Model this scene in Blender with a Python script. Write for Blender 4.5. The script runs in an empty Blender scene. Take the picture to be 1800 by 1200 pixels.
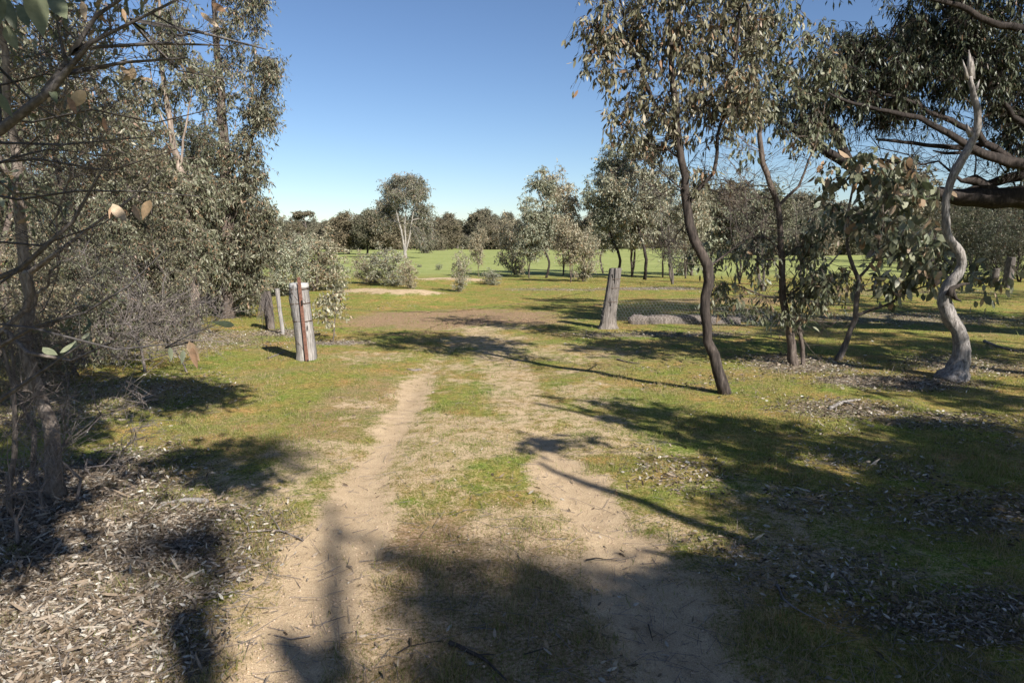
import bpy, math, random
import numpy as np
from mathutils import Vector

rng = np.random.default_rng(11)
random.seed(5)
scene = bpy.context.scene
COL = scene.collection
R = math.radians

# ------------------------------------------------------------------ camera, sky, sun, exposure
CAM_H, F = 1.65, 1200.0                       # F: focal length in pixels of an 1800 px wide frame
PITCH = math.atan(174.0 / F)
cd = bpy.data.cameras.new("Camera"); cam = bpy.data.objects.new("Camera", cd); COL.objects.link(cam)
cam.location = (0, 0, CAM_H); cam.rotation_euler = (math.pi/2 - PITCH, 0, 0)
cd.sensor_width = 36; cd.lens = 24; cd.clip_start = 0.02; cd.clip_end = 6000
scene.camera = cam

SUN_EL, SUN_AZ = R(37), R(180-37)             # azimuth clockwise from +Y: behind the camera, to the right
sdir = Vector((math.sin(SUN_AZ)*math.cos(SUN_EL), math.cos(SUN_AZ)*math.cos(SUN_EL), math.sin(SUN_EL)))
world = bpy.data.worlds.new("World"); scene.world = world; world.use_nodes = True
wn = world.node_tree.nodes; wl = world.node_tree.links
bg = wn['Background']; sky = wn.new('ShaderNodeTexSky'); sky.sky_type = 'NISHITA'
sky.sun_disc = False; sky.sun_elevation = SUN_EL; sky.sun_rotation = SUN_AZ
sky.air_density = 1.0; sky.dust_density = 0.3; sky.ozone_density = 2.5; sky.altitude = 200
def vmul(a, f):
    n = wn.new('ShaderNodeVectorMath'); n.operation = 'SCALE'; n.inputs['Scale'].default_value = f; wl.new(a, n.inputs[0]); return n.outputs[0]
gm = wn.new('ShaderNodeGamma'); gm.inputs[1].default_value = 1.14; wl.new(vmul(sky.outputs[0], .12), gm.inputs[0])
tn = wn.new('ShaderNodeVectorMath'); tn.operation = 'MULTIPLY'; tn.inputs[1].default_value = (.97, .985, 1.05); wl.new(gm.outputs[0], tn.inputs[0])
wl.new(vmul(tn.outputs[0], 1/.12), bg.inputs[0]); bg.inputs[1].default_value = 0.064
sl = bpy.data.lights.new("Sun", 'SUN'); sl.energy = 5.0; sl.angle = R(0.5); sl.color = (1.0, 0.95, 0.88)
so = bpy.data.objects.new("Sun", sl); COL.objects.link(so)
so.rotation_euler = sdir.to_track_quat('Z', 'Y').to_euler(); so.location = (6, -8, 12)
scene.view_settings.view_transform = 'Standard'; scene.view_settings.look = 'None'
scene.view_settings.exposure = 0.97; scene.view_settings.gamma = 1
scene.cycles.use_denoising = True
scene.cycles.max_bounces = 6; scene.cycles.diffuse_bounces = 3; scene.cycles.glossy_bounces = 2
scene.cycles.transparent_max_bounces = 4; scene.cycles.transmission_bounces = 3
scene.cycles.use_adaptive_sampling = True; scene.cycles.adaptive_threshold = 0.02

# ------------------------------------------------------------------ picture <-> place helpers
cp, sp = math.cos(PITCH), math.sin(PITCH)
def ray(px, py):
    x = (px-900)/F; u = -(py-600)/F
    return np.array([x, cp + u*sp, -sp + u*cp])
def G(px, py):
    d = ray(px, py); t = CAM_H/-d[2]
    return np.array([d[0]*t, d[1]*t, 0.0])
def P(px, py, Y):
    d = ray(px, py); t = Y/d[1]
    return np.array([d[0]*t, Y, CAM_H + d[2]*t])

def hash2(ix, iy, s):
    n = np.sin(ix*127.1 + iy*311.7 + s*74.7)*43758.5453
    return n - np.floor(n)
def vnoise(x, y, sc, s=0):
    x = np.asarray(x, float)*sc; y = np.asarray(y, float)*sc
    ix, iy = np.floor(x), np.floor(y); fx, fy = x-ix, y-iy
    fx = fx*fx*(3-2*fx); fy = fy*fy*(3-2*fy)
    a, b, c, d = hash2(ix, iy, s), hash2(ix+1, iy, s), hash2(ix, iy+1, s), hash2(ix+1, iy+1, s)
    return (a*(1-fx)+b*fx)*(1-fy) + (c*(1-fx)+d*fx)*fy
def fbm(x, y, sc, s=0, o=3):
    v, a, t = 0, 1, 0
    for i in range(o):
        v = v + a*vnoise(x, y, sc*2**i, s+i*9); t += a; a *= .5
    return v/t
def sstep(a, b, x): 
    t = np.clip((x-a)/(b-a), 0, 1); return t*t*(3-2*t)
def dist_poly(x, y, pts):
    best = np.full(np.shape(x), 1e9)
    for (a, b) in zip(pts[:-1], pts[1:]):
        ax, ay = a[0], a[1]; dx, dy = b[0]-ax, b[1]-ay
        t = np.clip(((x-ax)*dx+(y-ay)*dy)/(dx*dx+dy*dy), 0, 1)
        best = np.minimum(best, np.hypot(x-ax-t*dx, y-ay-t*dy))
    return best
def gpath(pp): return [G(*p) for p in pp]
RUT_L = gpath([(400,1280),(478,1190),(538,1080),(580,970),(630,870),(668,790),(700,740),(722,695),(742,662),(765,630),(800,603),(850,580)])
RUT_R = gpath([(1290,1280),(1225,1190),(1165,1090),(1100,990),(1045,910),(1005,850),(975,805),(945,765)])
RUT_R2 = gpath([(945,765),(930,720),(905,670),(870,630),(850,600),(850,575)])
PATH_C = gpath([(840,1300),(845,1100),(835,950),(830,850),(825,750),(830,680),(840,620),(860,580)])
def ell(x, y, c, rx, ry):
    return np.sqrt(((x-c[0])/rx)**2 + ((y-c[1])/ry)**2)
M1, M2, M3 = G(712, 524), G(790, 497), G(640, 514)

def H(x, y):
    x = np.asarray(x, float); y = np.asarray(y, float)
    d2 = np.hypot(x, y)
    z = (fbm(x, y, .35, 3)-.5)*.10*sstep(2, 8, d2) + (fbm(x, y, 2.2, 8)-.5)*.03*(1-sstep(20, 40, d2))
    z = z + (fbm(x, y, .03, 5)-.5)*.8*sstep(60, 160, d2)
    rut = np.maximum(np.exp(-(dist_poly(x, y, RUT_L)/.2)**2), np.exp(-(dist_poly(x, y, RUT_R)/.2)**2))
    z = z - .03*rut
    z = z + .24*np.exp(-ell(x, y, M1, 1.5, 1.3)**2) + .20*np.exp(-ell(x, y, M2, 2.6, 1.6)**2) + .12*np.exp(-ell(x, y, M3, .9, 1.2)**2)
    return z

LIT = [(G(60,1050),1.05,1.7,1.0),(G(40,900),1.2,1.4,.9),(G(200,900),.6,.7,.8),(G(400,960),.35,.5,.4),(G(140,1180),.62,.7,.85),(G(150,700),1.6,1.7,.5),
       (G(1560,672),1.2,.6,.8),(G(1400,640),1.2,1.0,.7),(G(1690,640),1.3,1.0,.6),(G(1420,1000),.6,.4,.34),(G(1750,900),1.2,.5,.34),(G(1480,810),.7,.4,.3),
       (G(1700,1080),.7,.3,.36),(G(1200,830),.45,.5,.35),(G(590,600),.7,.35,.9),(G(500,585),.8,.8,.8),(G(1150,590),2.0,.5,.7),(G(1300,560),2.2,1.2,.6),(G(1140,507),3.0,1.1,.8),
       (G(980,508),3.0,1.0,.6),(G(330,600),2.0,2.0,.6),(G(1600,560),3.5,1.8,.6),(G(1560,512),6,2.6,.45),(G(700,538),1.0,.8,.2),(G(1480,720),.8,.5,.6),(G(1640,740),.9,.4,.5)]
def masks(x, y):
    n1 = fbm(x, y, 1.3, 21); n2 = fbm(x, y, 5.0, 31); n3 = fbm(x, y, .5, 44)
    wob = (n2-.5)*.22 + (n1-.5)*.25
    dl, dr, dr2, dc = (dist_poly(x, y, p) for p in (RUT_L, RUT_R, RUT_R2, PATH_C))
    fade = .45+.55*sstep(10.5, 6.5, y)
    near = sstep(5.0, 3.0, y); s = fade*sstep(.40+.14*near, .02+.10*near, dl+wob)
    s = np.maximum(s, sstep(.37+.16*near, .02+.10*near, dr+wob))
    s = np.maximum(s, .62*sstep(.75, .1, dr2+wob*1.5))
    s = np.maximum(s, sstep(1.9, .5, dc+wob*2)*sstep(4.6, 3.2, y)*.42)
    s = np.maximum(s, sstep(1.9, .5, dc+wob*3)*(.12+.50*sstep(.46, .66, n1)))
    s = np.maximum(s, sstep(1.25, .45, ell(x, y, M1, 1.25, .95)+wob*2.6)*.95)
    s = np.maximum(s, sstep(1.2, .5, ell(x, y, M2, 1.9, 1.4)+wob*2.6)*.95)
    s = np.maximum(s, sstep(1.2, .7, ell(x, y, M3, 1.0, 1.1)+wob)*.8)
    s = np.maximum(s, sstep(1.2, .7, ell(x, y, G(490,506), 1.6, 1.2)+wob)*.9)
    s = np.maximum(s, .6*sstep(.52, .68, n1)*sstep(14, 9, y)*sstep(2.8, 1.2, np.abs(x+.6)))
    s = np.maximum(s, .5*sstep(.55, .75, n3)*sstep(18, 10, y)*sstep(3.6, 2.0, np.abs(x+.4)))
    soil = sstep(1.7, .9, dc+wob*2)*sstep(4.8, 3.6, y)
    red = sstep(1.0, .4, ell(x, y, G(800,560), 4.0, 3.3)+wob*1.5)*.85
    red = np.maximum(red, sstep(1.0, .5, ell(x, y, G(620,720), .8, 2.6)+wob)*.6)
    red = np.maximum(red, sstep(.48, .66, fbm(x, y, .8, 77))*.5*sstep(22, 12, y))
    red = np.maximum(red, .8*soil)
    red = np.maximum(red, .7*sstep(1.0, .3, ell(x, y, G(1290,530), 4.5, 2.0)+wob))
    lit = np.zeros_like(s)
    for c, rx, ry, a in LIT:
        lit = np.maximum(lit, a*sstep(1.25, .35, ell(x, y, c, rx, ry)+wob*1.4))
    lit = np.clip(lit, 0, 1)*(1-.6*s)
    lit = np.maximum(lit, .26*sstep(.55, .75, fbm(x, y, 1.7, 61))*sstep(.4, 1.2, x)*sstep(16, 9, y))
    fld = sstep(26, 42, y)
    return s, red, lit, fld

# ------------------------------------------------------------------ mesh helpers
def mk(name, V, F4=None, F3=None, mat=None, parent=None, smooth=True, attrs=None):
    me = bpy.data.meshes.new(name)
    V = np.ascontiguousarray(V, dtype=np.float32)
    F4 = np.zeros((0, 4), np.int32) if F4 is None else np.asarray(F4, np.int32).reshape(-1, 4)
    F3 = np.zeros((0, 3), np.int32) if F3 is None else np.asarray(F3, np.int32).reshape(-1, 3)
    me.vertices.add(len(V)); me.vertices.foreach_set('co', V.ravel())
    nl = F4.size + F3.size; me.loops.add(nl)
    me.loops.foreach_set('vertex_index', np.concatenate([F4.ravel(), F3.ravel()]))
    npoly = len(F4)+len(F3); me.polygons.add(npoly)
    st = np.concatenate([np.arange(len(F4))*4, len(F4)*4 + np.arange(len(F3))*3]).astype(np.int32)
    me.polygons.foreach_set('loop_start', st)
    me.polygons.foreach_set('use_smooth', np.full(npoly, smooth, dtype=bool))
    me.update(calc_edges=True)
    for k, a in (attrs or {}).items():
        at = me.attributes.new(k, 'FLOAT', 'POINT'); at.data.foreach_set('value', np.asarray(a, np.float32))
    if mat: me.materials.append(mat)
    o = bpy.data.objects.new(name, me); COL.objects.link(o)
    if parent: o.parent = parent
    return o

class MB:
    def __init__(s): s.v, s.q, s.t, s.a, s.n = [], [], [], [], 0
    def add(s, V, Q=None, T=None, a=None):
        V = np.asarray(V, float).reshape(-1, 3)
        s.v.append(V)
        if Q is not None and len(Q): s.q.append(np.asarray(Q)+s.n)
        if T is not None and len(T): s.t.append(np.asarray(T)+s.n)
        s.a.append(np.full(len(V), .5) if a is None else np.asarray(a, float)); s.n += len(V)
    def build(s, name, mat, parent=None, smooth=True):
        return mk(name, np.concatenate(s.v), np.concatenate(s.q) if s.q else None, np.concatenate(s.t) if s.t else None,
                  mat, parent, smooth, {'rnd': np.concatenate(s.a)})

def frames(pts):
    t = np.gradient(pts, axis=0) if len(pts) > 2 else np.repeat((pts[1]-pts[0])[None], 2, 0)
    t = t/np.maximum(np.linalg.norm(t, axis=1)[:, None], 1e-9)
    ref = np.array([0, 0, 1.0]) if abs(t[0, 2]) < .8 else np.array([1.0, 0, 0])
    n = np.cross(t[0], ref); n /= np.linalg.norm(n); out = [n]
    for k in range(1, len(pts)):
        n = out[-1] - t[k]*np.dot(out[-1], t[k]); n /= max(np.linalg.norm(n), 1e-9); out.append(n)
    n = np.array(out); return t, n, np.cross(t, n)
def tube(mb, pts, rad, sides=8, lump=0.0, cap=True, a=.5):
    pts = np.asarray(pts, float); rad = np.broadcast_to(np.asarray(rad, float), (len(pts),))
    t, n, b = frames(pts); ang = np.linspace(0, 2*math.pi, sides, endpoint=False)
    rr = rad[:, None]*np.ones(sides)[None]
    if lump: 
        rr = rr*(1+lump*(rng.random((len(pts), sides))-.5)) * (1+lump*.8*np.sin(ang*2+rng.random()*6))[None]
    V = pts[:, None]+rr[..., None]*(np.cos(ang)[None, :, None]*n[:, None]+np.sin(ang)[None, :, None]*b[:, None])
    m = len(pts); i = np.arange(m-1)[:, None]*sides; j = np.arange(sides)[None]; j2 = (j+1) % sides
    Q = np.stack([i+j, i+j2, i+sides+j2, i+sides+j], -1).reshape(-1, 4)
    V = V.reshape(-1, 3); T = []
    if cap:
        V = np.vstack([V, pts[0], pts[-1]]); c0, c1 = m*sides, m*sides+1
        for k in range(sides):
            k2 = (k+1) % sides; T += [(c0, k2, k), (c1, (m-1)*sides+k, (m-1)*sides+k2)]
    mb.add(V, Q, T, np.full(len(V), a))
def segs(mb, A, B, ra, rb):
    """many thin three-sided sticks at once"""
    A = np.asarray(A, float); B = np.asarray(B, float); N = len(A)
    if N == 0: return
    d = B-A; d /= np.maximum(np.linalg.norm(d, axis=1)[:, None], 1e-9)
    ref = np.where(np.abs(d[:, 2:3]) < .8, [[0, 0, 1.0]], [[1.0, 0, 0]])
    n = np.cross(d, ref); n /= np.linalg.norm(n, axis=1)[:, None]; b = np.cross(d, n)
    ra = np.broadcast_to(ra, N)[:, None]; rb = np.broadcast_to(rb, N)[:, None]
    V = np.zeros((N, 6, 3))
    for k in range(3):
        a = k*2*math.pi/3; o = math.cos(a)*n+math.sin(a)*b
        V[:, k] = A+o*ra; V[:, k+3] = B+o*rb
    base = (np.arange(N)*6)[:, None, None]
    Q = (np.array([[0, 1, 4, 3], [1, 2, 5, 4], [2, 0, 3, 5]])[None]+base).reshape(-1, 4)
    mb.add(V.reshape(-1, 3), Q, None, np.repeat(rng.random(N), 6))
def unit(v): return v/np.maximum(np.linalg.norm(v, axis=-1, keepdims=True), 1e-9)
def leaves(mb, pos, axis, ln, ratio=.3, fine=False, rnd=None, curl=.15):
    N = len(pos); axis = unit(axis)
    nrm = unit(np.cross(axis, rng.normal(size=(N, 3)))); side = np.cross(axis, nrm)
    ln = np.broadcast_to(ln, N)[:, None]; w = ln*ratio*(.8+.4*rng.random((N, 1)))*.5
    rnd = rng.random(N) if rnd is None else rnd
    if fine:
        c = (rng.random((N, 1))-.35)*curl*2*ln
        V = np.zeros((N, 6, 3)); V[:, 0] = pos
        for k, (t, s) in enumerate(((.3, .95), (.66, .85))):
            ctr = pos+axis*ln*t+nrm*c*t*t
            V[:, 1+2*k] = ctr-side*w*s+nrm*w*.28; V[:, 2+2*k] = ctr+side*w*s+nrm*w*.28
        V[:, 5] = pos+axis*ln+nrm*c
        base = (np.arange(N)*6)[:, None, None]
        Q = (np.array([[1, 2, 4, 3]])[None]+base).reshape(-1, 4)
        T = (np.array([[0, 2, 1], [3, 4, 5]])[None]+base).reshape(-1, 3)
        mb.add(V.reshape(-1, 3), Q, T, np.repeat(rnd, 6))
    else:
        V = np.zeros((N, 4, 3)); V[:, 0] = pos; V[:, 3] = pos+axis*ln
        ctr = pos+axis*ln*.42
        V[:, 1] = ctr-side*w+nrm*w*.3; V[:, 2] = ctr+side*w+nrm*w*.3
        base = (np.arange(N)*4)[:, None, None]
        T = (np.array([[0, 2, 1], [1, 2, 3]])[None]+base).reshape(-1, 3)
        mb.add(V.reshape(-1, 3), None, T, np.repeat(rnd, 4))

# ------------------------------------------------------------------ materials
def new_mat(name):
    m = bpy.data.materials.new(name); m.use_nodes = True
    nt = m.node_tree; return m, nt, nt.nodes['Principled BSDF'], nt.nodes, nt.links
def ramp(N, stops):
    r = N.new('ShaderNodeValToRGB'); e = r.color_ramp.elements
    while len(e) > 1: e.remove(e[-1])
    e[0].position = stops[0][0]; e[0].color = (*stops[0][1], 1)
    for p, c in stops[1:]:
        x = e.new(p); x.color = (*c, 1)
    return r
def attr(N, name):
    a = N.new('ShaderNodeAttribute'); a.attribute_name = name; return a.outputs['Fac']
def mott(N, L, c, sc):
    n = noise(N, L, sc, 4, .6, mapping(N, L, (1, 1, 1))); r = ramp(N, [(.3, (.7, .72, .68)), (.7, (1.2, 1.15, 1.1))]); L.new(n, r.inputs[0]); return mixc(N, L, 1.0, c, r.outputs[0], 'MULTIPLY')
def noise(N, L, scale, detail=4, rough=.6, vec=None, dist=0):
    n = N.new('ShaderNodeTexNoise'); n.inputs['Scale'].default_value = scale; n.inputs['Detail'].default_value = detail
    n.inputs['Roughness'].default_value = rough; n.inputs['Distortion'].default_value = dist
    if vec is not None: L.new(vec, n.inputs['Vector'])
    return n.outputs['Fac']
def mapping(N, L, scale, kind='Object'):
    tc = N.new('ShaderNodeTexCoord'); mp = N.new('ShaderNodeMapping'); mp.inputs['Scale'].default_value = scale
    L.new(tc.outputs[kind], mp.inputs['Vector']); return mp.outputs[0]
def mixc(N, L, fac, a, b, mode='MIX'):
    m = N.new('ShaderNodeMix'); m.data_type = 'RGBA'; m.blend_type = mode
    for sock, v in ((m.inputs[0], fac), (m.inputs[6], a), (m.inputs[7], b)):
        if isinstance(v, (int, float)): sock.default_value = v
        elif isinstance(v, tuple): sock.default_value = (*v, 1)
        else: L.new(v, sock)
    return m.outputs[2]
def math_n(N, L, op, a, b=0.0, clamp=False):
    m = N.new('ShaderNodeMath'); m.operation = op; m.use_clamp = clamp
    for s, v in ((m.inputs[0], a), (m.inputs[1], b)):
        if isinstance(v, (int, float)): s.default_value = v
        else: L.new(v, s)
    return m.outputs[0]
def bump(N, L, bs, h, strength, dist):
    b = N.new('ShaderNodeBump'); b.inputs['Strength'].default_value = strength; b.inputs['Distance'].default_value = dist
    L.new(h, b.inputs['Height']); L.new(b.outputs[0], bs.inputs['Normal'])

def leaf_mat(name, stops, trans=.22, rough=.45, spec=.35, hue=.12):
    m, nt, bs, N, L = new_mat(name)
    r = ramp(N, stops); L.new(attr(N, 'rnd'), r.inputs[0])
    oi = N.new('ShaderNodeObjectInfo')
    rr = ramp(N, [(0, (1-hue, 1-hue*.6, 1-hue)), (.5, (1, 1, 1)), (1, (1+hue*1.2, 1, 1-hue*.5))]); L.new(oi.outputs['Random'], rr.inputs[0])
    c = mixc(N, L, 1.0, r.outputs[0], rr.outputs[0], 'MULTIPLY')
    if name in ('fresh_leaf', 'dry_leaf', 'fallen_leaf'): c = mott(N, L, c, 90)
    L.new(c, bs.inputs['Base Color']); bs.inputs['Roughness'].default_value = rough
    bs.inputs['Specular IOR Level'].default_value = spec
    tr = N.new('ShaderNodeBsdfTranslucent'); L.new(c, tr.inputs[0])
    mx = N.new('ShaderNodeMixShader'); mx.inputs[0].default_value = trans
    L.new(bs.outputs[0], mx.inputs[1]); L.new(tr.outputs[0], mx.inputs[2])
    L.new(mx.outputs[0], nt.nodes['Material Output'].inputs[0]); return m
def bark_mat(name, c1, c2, c3=None, sc=(9, 9, 2.2), bs_=.5, dist=.02):
    m, nt, bs, N, L = new_mat(name)
    v = mapping(N, L, sc); n = noise(N, L, 3.0, 6, .65, v, .4)
    r = ramp(N, [(.32, c1), (.55, c2), (.72, c3 or c2)]); L.new(n, r.inputs[0])
    n2 = noise(N, L, 1.3, 3, .5, mapping(N, L, (1.5, 1.5, 1.0)))
    r2 = ramp(N, [(.35, (.72, .72, .74)), (.65, (1.12, 1.08, 1.05))]); L.new(n2, r2.inputs[0])
    L.new(mixc(N, L, 1.0, r.outputs[0], r2.outputs[0], 'MULTIPLY'), bs.inputs['Base Color'])
    bs.inputs['Roughness'].default_value = .85; bs.inputs['Specular IOR Level'].default_value = .2
    bump(N, L, bs, n, bs_, dist); return m
def plain(name, c, rough=.8, metal=0, var=.3, sc=30):
    m, nt, bs, N, L = new_mat(name)
    n = noise(N, L, sc, 4, .6, mapping(N, L, (1, 1, 1)))
    r = ramp(N, [(.3, tuple(x*(1-var) for x in c)), (.7, tuple(x*(1+var) for x in c))]); L.new(n, r.inputs[0])
    L.new(r.outputs[0], bs.inputs['Base Color']); bs.inputs['Roughness'].default_value = rough; bs.inputs['Metallic'].default_value = metal
    bump(N, L, bs, n, .3, .005); return m

GREY = [(0, (.24, .15, .09)), (.08, (.26, .18, .11)), (.10, (.07, .078, .045)), (.45, (.135, .140, .085)), (.8, (.21, .205, .135)), (1, (.32, .30, .22))]
M_LEAF = leaf_mat('gum_leaf', GREY)
M_LEAF_SHADY = leaf_mat('shaded_gum_leaf', [(0, (.17, .10, .06)), (.12, (.18, .12, .08)), (.14, (.05, .055, .033)), (.5, (.095, .10, .06)), (.85, (.16, .16, .105)), (1, (.30, .28, .20))], trans=.12)  # gum leaf colours darkened to stand in for shade in the thicket
M_LEAF_PALE = leaf_mat('pale_gum_leaf', [(0, (.28, .19, .11)), (.10, (.27, .20, .12)), (.12, (.15, .155, .095)), (.5, (.255, .265, .18)), (1, (.45, .44, .33))])
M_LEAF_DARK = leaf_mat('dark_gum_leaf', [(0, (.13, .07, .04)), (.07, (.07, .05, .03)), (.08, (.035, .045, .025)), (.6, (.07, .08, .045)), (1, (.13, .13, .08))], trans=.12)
M_LEAF_BIG = leaf_mat('broad_gum_leaf', [(0, (.34, .22, .13)), (.14, (.32, .24, .16)), (.16, (.08, .10, .055)), (.6, (.17, .18, .11)), (1, (.32, .31, .22))])
M_LEAF_DRY = leaf_mat('dry_leaf', [(0, (.24, .13, .07)), (.5, (.36, .25, .16)), (1, (.45, .36, .26))], rough=.6)
M_LEAF_GREEN = leaf_mat('fresh_leaf', [(0, (.09, .11, .065)), (1, (.19, .205, .135))], rough=.5, trans=.15)
M_FARLEAF = leaf_mat('far_gum_leaf', [(0, (.18, .14, .10)), (.2, (.115, .115, .075)), (.7, (.18, .172, .115)), (1, (.29, .265, .185))], hue=.10, rough=.7, spec=.1)
M_LIT = leaf_mat('fallen_leaf', [(0, (.04, .03, .022)), (.22, (.13, .095, .065)), (.45, (.24, .185, .14)), (.78, (.33, .28, .235)), (.93, (.38, .355, .32)), (1, (.58, .55, .51))], rough=.7, trans=.05, spec=.2)
M_GRASS = leaf_mat('grass_blade', [(0, (.36, .28, .16)), (.26, (.28, .25, .12)), (.38, (.13, .155, .035)), (.75, (.19, .22, .055)), (1, (.30, .32, .11))], rough=.6, trans=.3, spec=.2)
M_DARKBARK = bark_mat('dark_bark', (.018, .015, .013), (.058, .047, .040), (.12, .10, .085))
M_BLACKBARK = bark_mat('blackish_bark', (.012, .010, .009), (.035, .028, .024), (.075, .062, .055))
M_BROWNBARK = bark_mat('brown_bark', (.045, .035, .028), (.13, .105, .088), (.24, .20, .17))
M_GREYBARK = bark_mat('grey_bark', (.055, .047, .04), (.14, .12, .105), (.24, .21, .19), bs_=.35, dist=.01)
M_SMOOTHGREY = bark_mat('smooth_grey_bark_shaded', (.05, .045, .042), (.11, .10, .095), (.19, .175, .165), sc=(20, 20, 20), bs_=.2, dist=.002)  # bark darkened in colour in place of shade on the overhanging branch
M_NEARBARK = bark_mat('grey_brown_bark', (.085, .066, .053), (.22, .185, .155), (.34, .30, .26), sc=(16, 16, 5))
M_PALEBARK = bark_mat('pale_bark', (.12, .09, .07), (.27, .22, .18), (.40, .35, .30), bs_=.2, dist=.01)
M_WHITEBARK = bark_mat('white_bark', (.12, .11, .095), (.30, .28, .25), (.50, .47, .43), bs_=.2, dist=.01)
M_SNAG = bark_mat('bleached_wood', (.075, .068, .06), (.27, .25, .23), (.41, .385, .355), sc=(14, 14, 3.5), bs_=.7, dist=.015)
M_TWIG = bark_mat('dead_twig', (.10, .085, .075), (.20, .175, .16), (.32, .29, .27), bs_=.1, dist=.002)
M_POST = bark_mat('weathered_post_wood', (.11, .10, .09), (.34, .32, .30), (.46, .44, .41), sc=(22, 22, 1.4), bs_=.9, dist=.012)
M_POSTDARK = bark_mat('old_post_wood', (.06, .052, .045), (.20, .18, .16), (.34, .31, .285), sc=(22, 22, 1.4), bs_=1.0, dist=.015)
M_POSTTOP = bark_mat('sun_bleached_wood', (.40, .38, .35), (.62, .60, .57), (.70, .68, .66), sc=(30, 30, 3), bs_=.4, dist=.005)
M_RUST = plain('rusty_steel', (.15, .068, .045), .8, 0, .5, 40)
M_WIRE = plain('old_wire', (.12, .075, .05), .6, .3)
M_GALV = plain('galvanised_wire', (.50, .47, .43), .5, .4)
M_BLACK = plain('dark_slot', (.012, .01, .009), .9)
M_STONE = plain('gravel_stone', (.36, .27, .19), .9, 0, .45, 25)

def ground_mat():
    m, nt, bs, N, L = new_mat('paddock_ground')
    v = mapping(N, L, (1, 1, 1), 'Object')
    nf = noise(N, L, 55, 6, .7, v); nm = noise(N, L, 7, 6, .65, v); nb = noise(N, L, 1.1, 5, .6, v); nff = noise(N, L, 190, 3, .7, v)
    # sand
    c = ramp(N, [(.30, (.22, .145, .09)), (.44, (.40, .295, .185)), (.60, (.52, .40, .255)), (.78, (.64, .52, .37))]); L.new(nff, c.inputs[0])
    t = ramp(N, [(.3, (.78, .76, .74)), (.7, (1.08, 1.08, 1.08))]); L.new(nm, t.inputs[0])
    sand = mixc(N, L, 1.0, c.outputs[0], t.outputs[0], 'MULTIPLY')
    # turf: moss, short grass and bare soil in fine mixture
    g = ramp(N, [(.28, (.04, .042, .017)), (.39, (.115, .115, .036)), (.49, (.20, .17, .07)), (.59, (.29, .22, .125)), (.70, (.42, .33, .21))]); L.new(nf, g.inputs[0])
    g2 = ramp(N, [(.38, (.80, 1.05, .62)), (.62, (1.16, 1.03, .85))]); L.new(nb, g2.inputs[0])
    turf = mixc(N, L, 1.0, g.outputs[0], g2.outputs[0], 'MULTIPLY')
    r = ramp(N, [(.30, (.09, .06, .032)), (.46, (.22, .14, .08)), (.58, (.33, .22, .14)), (.70, (.42, .31, .21))]); L.new(nf, r.inputs[0])
    l = ramp(N, [(.30, (.06, .045, .033)), (.48, (.17, .135, .10)), (.60, (.29, .245, .20)), (.72, (.42, .38, .33))]); L.new(nff, l.inputs[0])
    nk = noise(N, L, 2.6, 7, .78, v, .6); k2 = ramp(N, [(.36, (.62, .86, .48)), (.46, (.95, 1.05, .75)), (.54, (1.12, 1.0, .92)), (.64, (1.5, 1.22, 1.15))]); L.new(nk, k2.inputs[0])
    turf = mixc(N, L, 1.0, turf, k2.outputs[0], 'MULTIPLY')
    nv = noise(N, L, 14, 5, .8, v, .3); k3 = ramp(N, [(.40, (.6, .62, .6)), (.55, (1.1, 1.1, 1.1))]); L.new(nv, k3.inputs[0]); turf = mixc(N, L, 1.0, turf, k3.outputs[0], 'MULTIPLY')
    f = ramp(N, [(.28, (.13, .155, .045)), (.5, (.23, .255, .085)), (.72, (.34, .33, .14))]); L.new(mixc(N, L, .5, noise(N, L, .08, 8, .75, v), noise(N, L, .9, 6, .75, v)), f.inputs[0])
    def msk(name, jit, lo, hi):
        a = math_n(N, L, 'ADD', attr(N, name), math_n(N, L, 'MULTIPLY', math_n(N, L, 'SUBTRACT', nf, .5), jit))
        a = math_n(N, L, 'ADD', a, math_n(N, L, 'MULTIPLY', math_n(N, L, 'SUBTRACT', nm, .5), jit*.8))
        mr = N.new('ShaderNodeMapRange'); mr.inputs[1].default_value = lo; mr.inputs[2].default_value = hi; mr.interpolation_type = 'SMOOTHSTEP'
        L.new(a, mr.inputs[0]); return mr.outputs[0]
    col = mixc(N, L, msk('red', 1.0, .3, .95), turf, r.outputs[0])
    col = mixc(N, L, msk('field', .3, .1, .9), col, f.outputs[0])
    col = mixc(N, L, msk('litter', 1.5, .3, .85), col, l.outputs[0])
    col = mixc(N, L, msk('sand', 1.6, .30, .80), col, sand)
    L.new(col, bs.inputs['Base Color']); bs.inputs['Roughness'].default_value = .95; bs.inputs['Specular IOR Level'].default_value = .1
    hh = math_n(N, L, 'ADD', nf, math_n(N, L, 'MULTIPLY', nff, .5)); bump(N, L, bs, hh, .55, .02)
    return m
M_GROUND = ground_mat()

def tag(o, label=None, cat=None, group=None, kind=None):
    for k, v in (('label', label), ('category', cat), ('group', group), ('kind', kind)):
        if v: o[k] = v
    return o
def empty(name, loc, label=None, cat=None, group=None):
    o = bpy.data.objects.new(name, None); COL.objects.link(o); o.location = loc; o.empty_display_size = .2
    return tag(o, label, cat, group)
def copy_tree(root, loc, rz=0, sc=(1, 1, 1), label=None, group=None):
    r = root.copy(); COL.objects.link(r); r.location = loc; r.rotation_euler = (0, 0, rz); r.scale = sc
    if label: r['label'] = label
    if group: r['group'] = group
    for ch in list(root.children):
        if ch.name.startswith(('trunk', 'crown')):
            c = ch.copy(); COL.objects.link(c); c.parent = r
    return r

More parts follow.
